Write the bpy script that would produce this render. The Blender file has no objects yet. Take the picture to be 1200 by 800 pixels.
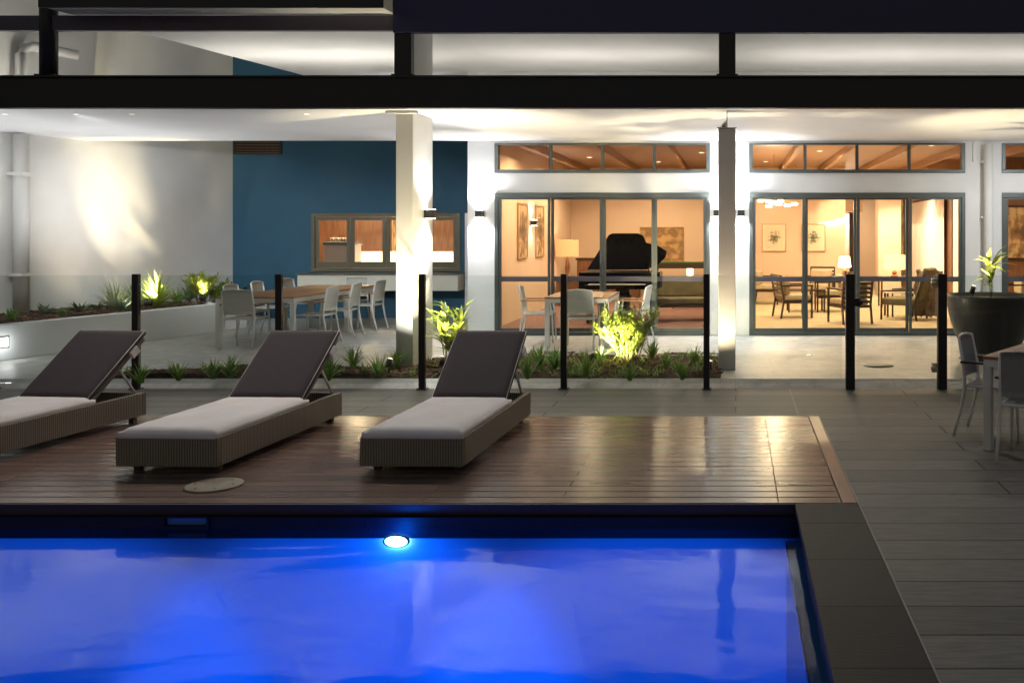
import bpy, bmesh, math, random
from math import sin, cos, pi, radians
from mathutils import Vector, Matrix
random.seed(7)
sc = bpy.context.scene
COL = sc.collection
# ------------------------------------------------------------------ camera
cd = bpy.data.cameras.new('camera'); cam = bpy.data.objects.new('camera', cd); COL.objects.link(cam)
cam.location = (0, 0, 1.76); cam.rotation_euler = (pi/2, 0, 0)
cd.sensor_width = 36; cd.lens = 32.4; cd.shift_x = -0.2183; cd.shift_y = -0.1067
cd.clip_end = 3000; cd.clip_start = .05
sc.camera = cam
# ------------------------------------------------------------------ world (last blue of dusk) and exposure
w = bpy.data.worlds.new('World'); sc.world = w; w.use_nodes = True
nt = w.node_tree; bg = nt.nodes['Background']
sky = nt.nodes.new('ShaderNodeTexSky'); sky.sky_type = 'NISHITA'; sky.sun_disc = False
sky.sun_elevation = radians(0.0); sky.sun_rotation = radians(0); sky.altitude = 50
nt.links.new(sky.outputs[0], bg.inputs[0]); bg.inputs[1].default_value = 0.12
sc.view_settings.view_transform = 'Standard'; sc.view_settings.look = 'None'
sc.view_settings.exposure = 1.35; sc.view_settings.gamma = 1
c = sc.cycles
c.use_denoising = True; c.max_bounces = 7; c.diffuse_bounces = 4; c.glossy_bounces = 4; c.transmission_bounces = 6
c.transparent_max_bounces = 24; c.sample_clamp_indirect = 4; c.sample_clamp_direct = 0
c.caustics_reflective = False; c.caustics_refractive = False; c.blur_glossy = 0.5; c.use_light_tree = True

TZ = .08                                    # level of the paved terrace behind the fence
WARM = (1, .74, .48); YEL = (1, .83, .5); NEUT = (.96, .97, 1.0); INT = (1, .72, .43); BLUE = (0.0, .15, 1.0)

def lamp(kind, loc, power, col, target=None, size=.05, angle=60, blend=.5, sx=1, sy=1):
    l = bpy.data.lights.new(kind.lower() + '_lamp', kind); l.energy = power; l.color = col
    if kind in ('POINT', 'SPOT'): l.shadow_soft_size = size
    if kind == 'SPOT': l.spot_size = radians(angle); l.spot_blend = blend
    if kind == 'AREA': l.shape = 'RECTANGLE'; l.size = sx; l.size_y = sy
    o = bpy.data.objects.new(kind.lower() + '_light', l); COL.objects.link(o); o.location = loc
    if target is not None:
        o.rotation_euler = (Vector(target) - Vector(loc)).to_track_quat('-Z', 'Y').to_euler()
    return o

# ------------------------------------------------------------------ materials
def nodes(name):
    m = bpy.data.materials.new(name); m.use_nodes = True
    return m, m.node_tree, m.node_tree.nodes['Principled BSDF']
def mat(name, col, rough=.5, metal=0, var=.12, scale=4, bump=0, bscale=60, spec=.5, stretch=None, emis=None, es=0, coat=0, island=0, dist=.01):
    m, t, p = nodes(name)
    p.inputs['Roughness'].default_value = rough; p.inputs['Metallic'].default_value = metal
    p.inputs['Specular IOR Level'].default_value = spec; p.inputs['Coat Weight'].default_value = coat
    co = t.nodes.new('ShaderNodeTexCoord'); mp = t.nodes.new('ShaderNodeMapping')
    t.links.new(co.outputs['Object'], mp.inputs[0])
    if stretch: mp.inputs['Scale'].default_value = stretch
    n = t.nodes.new('ShaderNodeTexNoise'); n.inputs['Scale'].default_value = scale; n.inputs['Detail'].default_value = 6
    t.links.new(mp.outputs[0], n.inputs[0])
    r = t.nodes.new('ShaderNodeMapRange'); r.inputs[1].default_value = .3; r.inputs[2].default_value = .7
    r.inputs[3].default_value = 1 - var; r.inputs[4].default_value = 1 + var
    t.links.new(n.outputs[0], r.inputs[0])
    hs = t.nodes.new('ShaderNodeHueSaturation'); hs.inputs['Color'].default_value = (*col, 1)
    val = r.outputs[0]
    if island:
        g = t.nodes.new('ShaderNodeNewGeometry'); r2 = t.nodes.new('ShaderNodeMapRange')
        r2.inputs[3].default_value = 1 - island; r2.inputs[4].default_value = 1 + island
        t.links.new(g.outputs['Random Per Island'], r2.inputs[0])
        mu = t.nodes.new('ShaderNodeMath'); mu.operation = 'MULTIPLY'
        t.links.new(val, mu.inputs[0]); t.links.new(r2.outputs[0], mu.inputs[1]); val = mu.outputs[0]
    t.links.new(val, hs.inputs['Value']); t.links.new(hs.outputs[0], p.inputs['Base Color'])
    rr = t.nodes.new('ShaderNodeMapRange'); rv = min(.07, rough*.1); rr.inputs[3].default_value = max(0, rough - rv); rr.inputs[4].default_value = min(1, rough + rv)
    t.links.new(n.outputs[0], rr.inputs[0]); t.links.new(rr.outputs[0], p.inputs['Roughness'])
    if bump:
        b = t.nodes.new('ShaderNodeBump'); b.inputs['Strength'].default_value = bump; b.inputs['Distance'].default_value = dist
        n2 = t.nodes.new('ShaderNodeTexNoise'); n2.inputs['Scale'].default_value = bscale; n2.inputs['Detail'].default_value = 4
        t.links.new(mp.outputs[0], n2.inputs[0]); t.links.new(n2.outputs[0], b.inputs['Height']); t.links.new(b.outputs[0], p.inputs['Normal'])
    if emis:
        p.inputs['Emission Color'].default_value = (*emis, 1); p.inputs['Emission Strength'].default_value = es
    return m
def wood(name, col, rough, axis='X', scale=6, island=.15, var=.3, spec=.5):
    st = {'X': (.12, 1, 1), 'Y': (1, .12, 1), 'Z': (1, 1, .12)}[axis]
    return mat(name, col, rough, var=var, scale=scale*4, stretch=st, island=island, spec=spec)
def tiles(name, c1, c2, mortar, bw, bh, rough=.6, msize=.006, plane='XY', off=.5, bump=.4, spec=.4, grain=True, ns=5):
    m, t, p = nodes(name)
    co = t.nodes.new('ShaderNodeTexCoord'); src = co.outputs['Object']
    if plane != 'XY':
        mp = t.nodes.new('ShaderNodeMapping'); mp.inputs['Rotation'].default_value = (-pi/2, 0, 0) if plane == 'XZ' else (pi/2, 0, pi/2)
        t.links.new(src, mp.inputs[0]); src = mp.outputs[0]
    b = t.nodes.new('ShaderNodeTexBrick'); b.offset = off
    t.links.new(src, b.inputs['Vector'])
    b.inputs['Scale'].default_value = 1; b.inputs['Brick Width'].default_value = bw; b.inputs['Row Height'].default_value = bh
    b.inputs['Mortar Size'].default_value = msize; b.inputs['Mortar Smooth'].default_value = .2; b.inputs['Bias'].default_value = 0
    b.inputs['Color1'].default_value = (*c1, 1); b.inputs['Color2'].default_value = (*c2, 1); b.inputs['Mortar'].default_value = (*mortar, 1)
    n = t.nodes.new('ShaderNodeTexNoise'); n.inputs['Scale'].default_value = ns; n.inputs['Detail'].default_value = 9; n.inputs['Roughness'].default_value = .65
    mp2 = t.nodes.new('ShaderNodeMapping'); mp2.inputs['Scale'].default_value = (.35, 2.2, 1) if grain else (1, 1, 1)
    t.links.new(src, mp2.inputs[0]); t.links.new(mp2.outputs[0], n.inputs[0])
    r = t.nodes.new('ShaderNodeMapRange'); r.inputs[1].default_value = .3; r.inputs[2].default_value = .7; r.inputs[3].default_value = .68; r.inputs[4].default_value = 1.3
    t.links.new(n.outputs[0], r.inputs[0])
    hs = t.nodes.new('ShaderNodeHueSaturation'); t.links.new(b.outputs['Color'], hs.inputs['Color']); t.links.new(r.outputs[0], hs.inputs['Value'])
    t.links.new(hs.outputs[0], p.inputs['Base Color'])
    p.inputs['Specular IOR Level'].default_value = spec
    rr = t.nodes.new('ShaderNodeMapRange'); rr.inputs[3].default_value = rough - .14; rr.inputs[4].default_value = rough + .14
    t.links.new(n.outputs[0], rr.inputs[0]); t.links.new(rr.outputs[0], p.inputs['Roughness'])
    bu = t.nodes.new('ShaderNodeBump'); bu.inputs['Strength'].default_value = bump; bu.inputs['Distance'].default_value = .004
    mx = t.nodes.new('ShaderNodeMath'); mx.operation = 'MULTIPLY_ADD'; mx.inputs[1].default_value = -1.5
    t.links.new(b.outputs['Fac'], mx.inputs[0]); t.links.new(n.outputs[0], mx.inputs[2])
    t.links.new(mx.outputs[0], bu.inputs['Height']); t.links.new(bu.outputs[0], p.inputs['Normal'])
    return m
def glass(name, tint=(.96, .98, .97), refl=1.0, rough=0.0):
    m = bpy.data.materials.new(name); m.use_nodes = True; t = m.node_tree; t.nodes.clear()
    o = t.nodes.new('ShaderNodeOutputMaterial'); mx = t.nodes.new('ShaderNodeMixShader')
    tr = t.nodes.new('ShaderNodeBsdfTransparent'); tr.inputs[0].default_value = (*tint, 1)
    g = t.nodes.new('ShaderNodeBsdfGlossy'); g.inputs['Roughness'].default_value = rough
    f = t.nodes.new('ShaderNodeFresnel'); f.inputs[0].default_value = 1.45
    mu = t.nodes.new('ShaderNodeMath'); mu.operation = 'MULTIPLY'; mu.inputs[1].default_value = refl; mu.use_clamp = True
    t.links.new(f.outputs[0], mu.inputs[0]); t.links.new(mu.outputs[0], mx.inputs[0])
    t.links.new(tr.outputs[0], mx.inputs[1]); t.links.new(g.outputs[0], mx.inputs[2]); t.links.new(mx.outputs[0], o.inputs[0])
    return m
def emit(name, col, s):
    m, t, p = nodes(name); p.inputs['Base Color'].default_value = (*[min(1, x) for x in col], 1)
    p.inputs['Emission Color'].default_value = (*col, 1); p.inputs['Emission Strength'].default_value = s
    return m
def leafmat(name, c1, c2, rough=.45):
    m, t, p = nodes(name)
    g = t.nodes.new('ShaderNodeNewGeometry'); r = t.nodes.new('ShaderNodeValToRGB')
    r.color_ramp.elements[0].color = (*c1, 1); r.color_ramp.elements[1].color = (*c2, 1)
    t.links.new(g.outputs['Random Per Island'], r.inputs[0]); t.links.new(r.outputs[0], p.inputs['Base Color'])
    p.inputs['Roughness'].default_value = rough
    tl = t.nodes.new('ShaderNodeBsdfTranslucent'); t.links.new(r.outputs[0], tl.inputs[0])
    mx = t.nodes.new('ShaderNodeMixShader'); mx.inputs[0].default_value = .4
    t.links.new(p.outputs[0], mx.inputs[1]); t.links.new(tl.outputs[0], mx.inputs[2])
    t.links.new(mx.outputs[0], t.nodes['Material Output'].inputs[0])
    return m

M = {}
M['render'] = mat('white_render', (.75, .76, .75), .75, var=.05, scale=1.5, bump=.25, bscale=90, dist=.003)
M['sidewall'] = mat('cream_render', (.74, .735, .70), .8, var=.06, scale=1.2, bump=.3, bscale=50, dist=.004)
M['blue'] = mat('blue_render', (.020, .090, .155), .7, var=.09, scale=1.5, bump=.3, bscale=80, dist=.003)
M['soffit'] = mat('soffit_board', (.78, .78, .77), .6, var=.04, scale=.9)
M['steel'] = mat('black_steel', (.007, .007, .010), .45, var=.1)
M['navy'] = mat('navy_fascia', (.022, .02, .07), .5, var=.1, scale=1)
M['mauve'] = mat('grey_beam_paint', (.075, .065, .085), .5, var=.08)
M['frame'] = mat('grey_green_aluminium', (.085, .10, .095), .4, metal=.3, var=.06)
M['bronze'] = mat('bronze_aluminium', (.13, .125, .09), .4, metal=.4, var=.06)
M['column'] = mat('column_paint', (.70, .70, .68), .55, var=.07, scale=2, bump=.1)
M['terrace'] = tiles('terrace_tiles', (.45, .445, .42), (.42, .415, .395), (.33, .32, .29), .9, .45, .45, .004, grain=False, bump=.12, spec=.5)
M['paving'] = tiles('grey_plank_paving', (.20, .19, .17), (.135, .13, .115), (.035, .033, .03), 3.7, .31, .58, .008, bump=1, ns=14, spec=.3)
M['coping'] = tiles('stone_coping', (.048, .045, .04), (.036, .034, .03), (.008, .008, .008), 3, .62, .65, .008, bump=1, ns=30, spec=.25)
M['grout'] = mat('pale_grout', (.36, .34, .30), .7)
M['deck'] = wood('oiled_deck_board', (.165, .098, .076), .25, 'X', scale=2, island=.16, var=.12, spec=.5)
M['deck_end'] = wood('oiled_deck_border', (.23, .12, .08), .3, 'Y', scale=4, island=.1, var=.25, spec=.7)
M['fascia_wood'] = mat('dark_timber_fascia', (.022, .010, .012), .5, var=.2, scale=3, stretch=(.1, 1, 1))
M['mosaic'] = tiles('blue_black_mosaic', (.004, .005, .02), (.003, .004, .012), (.01, .012, .02), .025, .025, .45, .002, plane='XZ', off=0, bump=.5, spec=.25, grain=False)
M['basin'] = mat('pale_blue_pool_plaster', (.42, .57, .70), .5, var=.04, scale=1.5)
M['white_metal'] = mat('white_powdercoat', (.70, .70, .68), .4, var=.04)
M['silver_metal'] = mat('silver_powdercoat', (.72, .70, .70), .35, metal=.1, var=.05)
M['mesh_fabric'] = mat('pale_mesh_fabric', (.48, .47, .43), .75, var=.06, scale=30, bump=.3, bscale=400, dist=.002)
M['mesh_shaded'] = mat('shaded_mesh_fabric', (.28, .26, .27), .7, var=.08, scale=30, bump=.3, bscale=400, dist=.002)  # terrace chair mesh with shade put into the colour
M['teak'] = wood('teak_slats', (.36, .17, .075), .45, 'Y', scale=5, island=.18, var=.22)
M['teak_arm'] = wood('teak_armrest', (.38, .19, .085), .45, 'Y', scale=5, island=.1, var=.2)
M['cushion'] = mat('taupe_outdoor_canvas', (.80, .74, .72), .85, var=.05, scale=5, bump=.35, bscale=260, dist=.002)
M['cushion_shaded'] = mat('shaded_outdoor_canvas', (.07, .052, .055), .85, var=.05, scale=5, bump=.35, bscale=260, dist=.002)  # same canvas as the seat, shade of the unlit backrest put into the colour
M['soil'] = mat('bark_soil', (.075, .042, .024), .95, var=.45, scale=9, bump=1, bscale=60, dist=.02)
M['chips'] = mat('bark_chips', (.13, .068, .036), .9, var=.3, scale=20, island=.55)
M['pot'] = mat('dark_glazed_concrete', (.026, .026, .026), .4, var=.3, scale=2.5, bump=.15, bscale=30, stretch=(1, 1, .3))
M['carpet_mauve'] = mat('mauve_brown_carpet', (.20, .10, .085), .9, var=.12, scale=3, bump=.3, bscale=120)
M['carpet_sand'] = mat('sand_carpet', (.46, .36, .22), .9, var=.12, scale=3, bump=.3, bscale=120)
M['inwall'] = mat('peach_interior_paint', (.60, .46, .34), .7, var=.04, scale=1)
M['inceil'] = mat('timber_ceiling', (.25, .145, .085), .5, var=.15, scale=5, stretch=(.15, 1, 1))
M['beam'] = mat('interior_rafter', (.27, .155, .09), .5, var=.08)
M['darkwood'] = wood('dark_stained_wood', (.035, .018, .012), .35, 'Z', scale=5, island=.15)
M['midwood'] = wood('walnut_panel', (.16, .075, .04), .4, 'Z', scale=5, island=.2)
M['piano'] = mat('black_piano_lacquer', (.003, .003, .004), .28, var=.1, spec=.08)
M['upholstery'] = mat('beige_upholstery', (.42, .34, .22), .85, var=.1, scale=12, bump=.3, bscale=200)
M['olive'] = mat('olive_upholstery', (.14, .12, .065), .85, var=.25, scale=9, bump=.3, bscale=200)
M['throw'] = mat('grey_patterned_throw', (.20, .16, .12), .9, var=.6, scale=7, bump=.3, bscale=150)
M['curtain'] = mat('white_sheer_curtain', (.80, .76, .70), .8, var=.03, scale=2)
M['paper'] = mat('cream_mount_board', (.66, .58, .42), .7, var=.05)
M['goldframe'] = mat('gilded_frame', (.45, .30, .14), .4, metal=.4, var=.1)
M['shade_orange'] = mat('amber_lampshade', (.6, .35, .15), .8, emis=(1, .50, .13), es=1.6, var=.05)
M['shade_tan'] = mat('tan_lampshade', (.38, .22, .12), .8, emis=(1, .42, .15), es=.4, var=.05)
M['shade_white'] = mat('cream_lampshade', (.8, .7, .5), .8, emis=(1, .72, .38), es=3.0, var=.05)
M['bulb'] = emit('warm_bulb', (1, .80, .52), 12)
M['downlight'] = emit('downlight_lens', (1, .75, .45), 2.5)
M['sconce_lens'] = emit('sconce_lens', (1, .92, .78), 14)
M['step_lens'] = emit('step_light_lens', (1, .95, .85), 2)
M['added_lamp_lens'] = emit('added_lamp_lens', (1, .93, .8), .8)
M['spot_lens'] = emit('garden_spot_lens', (1, .84, .5), 4)
M['pool_lens'] = emit('pool_light_lens', (.35, .85, 1.0), 9)
M['pane'] = glass('window_glass', (.95, .96, .95), .55)
M['fence_glass'] = glass('fence_glass', (.93, .955, .945), .55)
M['leaf_green'] = leafmat('mid_green_leaf', (.13, .26, .05), (.32, .48, .12))
M['leaf_yellow'] = leafmat('lime_green_leaf', (.22, .30, .03), (.40, .46, .06))
M['leaf_dark'] = leafmat('dark_green_leaf', (.015, .06, .02), (.04, .12, .03), .3)
M['leaf_grey'] = leafmat('grey_green_leaf', (.12, .17, .09), (.26, .32, .17))
M['stem'] = mat('cane_stem', (.16, .18, .06), .6)
M['ground'] = mat('lawn_ground', (.04, .055, .03), .95, var=.3, scale=.5)
M['chrome'] = mat('stainless_steel', (.55, .55, .53), .25, metal=1, var=.05)
M['red'] = mat('red_enamel', (.35, .02, .015), .3)
M['lidwood'] = mat('weathered_lid', (.24, .20, .14), .7, var=.2, scale=20, stretch=(1, .1, 1))
M['black'] = mat('black_plastic', (.01, .01, .01), .4)
M['white_plastic'] = mat('white_laminate', (.72, .70, .62), .4, var=.03)

def wicker():
    m, t, p = nodes('woven_wicker')
    co = t.nodes.new('ShaderNodeTexCoord')
    b = t.nodes.new('ShaderNodeTexWave'); b.bands_direction = 'DIAGONAL'
    mp = t.nodes.new('ShaderNodeMapping'); mp.inputs['Scale'].default_value = (1, 1, .0)
    t.links.new(co.outputs['Object'], mp.inputs[0]); t.links.new(mp.outputs[0], b.inputs[0])
    b.inputs['Scale'].default_value = 32; b.inputs['Distortion'].default_value = .5; b.inputs['Detail'].default_value = 1
    z = t.nodes.new('ShaderNodeTexWave'); z.bands_direction = 'Z'; z.inputs['Scale'].default_value = 26; z.inputs['Distortion'].default_value = .3
    t.links.new(co.outputs['Object'], z.inputs[0])
    mu = t.nodes.new('ShaderNodeMath'); mu.operation = 'MULTIPLY_ADD'; mu.inputs[1].default_value = .35
    t.links.new(z.outputs['Fac'], mu.inputs[0]); t.links.new(b.outputs['Fac'], mu.inputs[2])
    r = t.nodes.new('ShaderNodeValToRGB'); r.color_ramp.elements[0].color = (.06, .05, .04, 1); r.color_ramp.elements[1].color = (.27, .225, .175, 1)
    r.color_ramp.elements[0].position = .1; r.color_ramp.elements[1].position = .9
    t.links.new(mu.outputs[0], r.inputs[0]); t.links.new(r.outputs[0], p.inputs['Base Color'])
    bu = t.nodes.new('ShaderNodeBump'); bu.inputs['Strength'].default_value = .7; bu.inputs['Distance'].default_value = .006
    t.links.new(mu.outputs[0], bu.inputs['Height']); t.links.new(bu.outputs[0], p.inputs['Normal'])
    p.inputs['Roughness'].default_value = .5
    return m
M['wicker'] = wicker()

def art(name, bgc, c1, c2, scale, thr=.5, sub=.45):
    m, t, p = nodes(name)
    co = t.nodes.new('ShaderNodeTexCoord'); n = t.nodes.new('ShaderNodeTexNoise'); n.inputs['Scale'].default_value = scale; n.inputs['Detail'].default_value = 6
    t.links.new(co.outputs['Generated'], n.inputs[0])
    g = t.nodes.new('ShaderNodeTexGradient'); g.gradient_type = 'SPHERICAL'
    mp = t.nodes.new('ShaderNodeMapping'); mp.inputs['Location'].default_value = (-1.15, 0, -1.15); mp.inputs['Scale'].default_value = (2.3, 0, 2.3)
    t.links.new(co.outputs['Generated'], mp.inputs[0]); t.links.new(mp.outputs[0], g.inputs[0])
    mu = t.nodes.new('ShaderNodeMath'); mu.operation = 'MULTIPLY_ADD'; mu.inputs[1].default_value = sub
    t.links.new(g.outputs['Fac'], mu.inputs[0]); t.links.new(n.outputs[0], mu.inputs[2])
    r = t.nodes.new('ShaderNodeValToRGB'); e = r.color_ramp.elements
    e[0].position = thr; e[0].color = (*bgc, 1); e[1].position = thr + .3; e[1].color = (*c2, 1); k = e.new(thr + .12); k.color = (*c1, 1)
    t.links.new(mu.outputs[0], r.inputs[0]); t.links.new(r.outputs[0], p.inputs['Base Color']); p.inputs['Roughness'].default_value = .7
    return m
M['art_floral'] = art('botanical_print', (.62, .54, .40), (.30, .28, .16), (.08, .09, .06), 7, .62)
M['art_leaf'] = art('leaf_print', (.62, .54, .40), (.24, .26, .17), (.07, .08, .06), 11, .60)
M['art_abstract'] = art('abstract_canvas', (.36, .20, .08), (.20, .12, .05), (.50, .32, .14), 4, .35, .1)
M['art_tall'] = art('tall_gilt_panel', (.5, .36, .2), (.25, .15, .07), (.10, .06, .03), 5, .45, .3)

# ------------------------------------------------------------------ mesh builder
class MB:
    def __init__(s): s.v = []; s.f = []; s.sm = []
    def add(s, vs, fs, smooth=False):
        b = len(s.v); s.v += [tuple(p) for p in vs]; s.f += [tuple(b+i for i in f) for f in fs]; s.sm += [smooth]*len(fs); return s
    def box(s, x0, x1, y0, y1, z0, z1, mtx=None):
        vs = [Vector((x, y, z)) for z in (z0, z1) for y in (y0, y1) for x in (x0, x1)]
        if mtx: vs = [mtx @ p for p in vs]
        return s.add(vs, [(0, 2, 3, 1), (4, 5, 7, 6), (0, 1, 5, 4), (2, 6, 7, 3), (0, 4, 6, 2), (1, 3, 7, 5)])
    def tube(s, pts, r, n=8, caps=True, smooth=True):
        pts = [Vector(p) for p in pts]; rs = r if isinstance(r, (list, tuple)) else [r]*len(pts); vs = []
        for i, p in enumerate(pts):
            d = (pts[min(i+1, len(pts)-1)] - pts[max(i-1, 0)]).normalized()
            up = Vector((0, 0, 1)) if abs(d.z) < .9 else Vector((0, 1, 0))
            a = d.cross(up).normalized(); b = d.cross(a).normalized()
            for k in range(n):
                t = 2*pi*k/n + pi/n; vs.append(p + (a*cos(t) + b*sin(t))*rs[i])
        fs = [(i*n+k, i*n+(k+1) % n, (i+1)*n+(k+1) % n, (i+1)*n+k) for i in range(len(pts)-1) for k in range(n)]
        if caps: fs += [tuple(range(n-1, -1, -1)), tuple((len(pts)-1)*n+k for k in range(n))]
        return s.add(vs, fs, smooth)
    def lathe(s, prof, n=32, cx=0, cy=0, capb=True, capt=False):
        vs = [(cx+r*cos(2*pi*k/n), cy+r*sin(2*pi*k/n), z) for r, z in prof for k in range(n)]
        fs = [(i*n+k, i*n+(k+1) % n, (i+1)*n+(k+1) % n, (i+1)*n+k) for i in range(len(prof)-1) for k in range(n)]
        if capb: fs.append(tuple(range(n-1, -1, -1)))
        if capt: fs.append(tuple((len(prof)-1)*n+k for k in range(n)))
        return s.add(vs, fs, True)
    def prism(s, poly, h, mtx=None):          # poly in XY, extruded in z
        n = len(poly); vs = [Vector((x, y, 0)) for x, y in poly] + [Vector((x, y, h)) for x, y in poly]
        if mtx: vs = [mtx @ p for p in vs]
        return s.add(vs, [tuple(range(n-1, -1, -1)), tuple(range(n, 2*n))] + [(i, (i+1) % n, n+(i+1) % n, n+i) for i in range(n)])
    def ico(s, c, r, sz=1, k=8, l=5):
        pr = [(r*sin(pi*i/l), c[2]-r*sz*cos(pi*i/l)) for i in range(1, l)]
        return s.lathe(pr, k, c[0], c[1], True, True)
    def build(s, name, m, parent=None, bevel=0, seg=2, loc=None):
        me = bpy.data.meshes.new(name); me.from_pydata(s.v, [], s.f); me.update()
        me.polygons.foreach_set('use_smooth', s.sm)
        me.materials.append(m); o = bpy.data.objects.new(name, me); COL.objects.link(o)
        if parent is not None: o.parent = parent
        if loc: o.location = loc
        if bevel:
            b = o.modifiers.new('bevel', 'BEVEL'); b.width = bevel; b.segments = seg; b.limit_method = 'ANGLE'; b.angle_limit = radians(40)
        return o
def tag(o, label=None, cat=None, group=None, kind=None):
    if label: o['label'] = label
    if cat: o['category'] = cat
    if group: o['group'] = group
    if kind: o['kind'] = kind
    return o
def thing(name, loc, label, cat, group=None, rz=0):
    o = bpy.data.objects.new(name, None); COL.objects.link(o); o.location = loc; o.rotation_euler = (0, 0, rz)
    o.empty_display_size = .1
    return tag(o, label, cat, group)
def struct(name, mb, m, bevel=0): return tag(mb.build(name, m, None, bevel), kind='structure')
def copy_tree(o, parent=None):
    cpy = o.copy(); COL.objects.link(cpy); cpy.parent = parent
    for ch in [x for x in bpy.data.objects if x.parent == o]: copy_tree(ch, cpy)
    return cpy
def place(src, loc, rz, label, group=None):
    cpy = copy_tree(src); cpy.location = loc; cpy.rotation_euler = (0, 0, rz); cpy['label'] = label
    if group: cpy['group'] = group
    return cpy

# ================================================================== SETTING
DY0, DY1 = 6.0, 8.84
PX = .41                                   # pool's right wall
# ground around the plot
g = MB()
for (a, b, cc, d) in ((-400, -30, -400, 400), (14, 400, -400, 400), (-30, 14, 34, 400), (-30, 14, -400, -4)):
    g.add([(a, cc, -.05), (b, cc, -.05), (b, d, -.05), (a, d, -.05)], [(0, 1, 2, 3)])
struct('ground', g, M['ground'])
# pool-side paving
p = MB()
p.box(.806, 14, -4, 8.845, -.08, 0); p.box(-30, 14, 8.845, 10.385, -.08, 0)
struct('pool_paving', p, M['paving'])
gl = MB(); gl.box(.796, .806, -4, 8.84, -.08, -.001); gl.box(-30, .796, 8.835, 8.845, -.1, -.002)
gl.add([(.60, 8.845, .001), (.608, 8.845, .001), (.612, 10.55, .001), (.604, 10.55, .001)], [(0, 1, 2, 3)])
struct('grout_joint', gl, M['grout'])
cp = MB(); cp.box(.385, .796, -4, 5.995, -.045, 0)
struct('pool_coping', cp, M['coping'], .006)
# deck
dk = MB(); y = DY0
nb = 21; pit = (DY1 - .006 - DY0)/nb
joints = [-7.6, -4.3, -1.15, .28]
for i in range(nb):
    xs = [-14] + [j + (0 if i % 2 else (-.9 if j < 0 else -.0)) for j in joints] + [.692]
    for a, b in zip(xs[:-1], xs[1:]):
        dk.box(a+.0015, b-.0015, DY0+i*pit, DY0+(i+1)*pit-.011, -.035, 0)
struct('timber_deck', dk, M['deck'], .003)
de = MB(); de.box(.698, .794, DY0, DY1-.004, -.035, .001)
struct('deck_border', de, M['deck_end'], .003)
df = MB(); df.box(-14, .384, DY0-.022, DY0-.002, -.075, -.004)
struct('deck_fascia', df, M['fascia_wood'], .003)
du = MB(); du.box(-14, .794, DY0+.01, DY1-.004, -.12, -.04); struct('deck_void_shade', du, M['black'])  # black box drawn for the shade in the void under the boards
# terrace behind the fence
tr = MB()
tr.box(-30, 14, 12.55, 14.96, -.1, TZ); tr.box(-30, -4.36, 14.96, 18.0, -.1, TZ)
tr.box(-.17, 14, 10.56, 12.55, -.1, TZ)
tr.add([(-30, 10.56, TZ), (-7.6, 10.56, TZ), (-6.2, 11.35, TZ), (-4.0, 11.45, TZ), (-3.8, 12.55, TZ), (-30, 12.55, TZ)], [(0, 1, 2, 3, 4, 5)])
tr.box(-30, -7.6, 10.56, 10.6, -.1, TZ - .001)
struct('terrace', tr, M['terrace'])
tk = MB(); tk.add([(-30, 10.386, 0), (14, 10.386, 0), (14, 10.559, TZ-.002), (-30, 10.559, TZ-.002)], [(0, 1, 2, 3)]); tk.box(-7.6, -.17, 10.561, 10.62, -.1, TZ-.005); struct('ramp_edge', tk, M['terrace'])
# pool basin and water
ZW = -.15
pb = MB()
def quad(mb, a, b, cc, d): mb.add([a, b, cc, d], [(0, 1, 2, 3)])
quad(pb, (-16, -4, -1.35), (PX, -4, -1.35), (PX, 5.95, -1.35), (-16, 5.95, -1.35))
quad(pb, (PX, -4, -1.35), (PX, -4, -.17), (PX, 5.95, -.17), (PX, 5.95, -1.35))
quad(pb, (-16, -4, -1.35), (-16, 5.95, -1.35), (-16, 5.95, 0), (-16, -4, 0))
quad(pb, (-16, -4, -1.35), (-16, -4, 0), (PX, -4, 0), (PX, -4, -1.35))
quad(pb, (-16, 5.95, -1.35), (PX, 5.95, -1.35), (PX, 5.95, -.17), (-16, 5.95, -.17))
struct('pool_basin', pb, M['basin'])
tb = MB(); tb.box(-16, -3.67, 5.935, 5.97, -.21, -.076); tb.box(-3.40, PX-.001, 5.935, 5.97, -.21, -.076)
tb.box(-3.67, -3.40, 5.935, 5.97, -.21, -.125); tb.box(-3.67, -3.40, 6.1, 6.12, -.21, -.076)
tb.box(PX-.002, PX+.02, -4, 5.97, -.21, -.046)
struct('waterline_tiles', tb, M['mosaic'])

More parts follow.
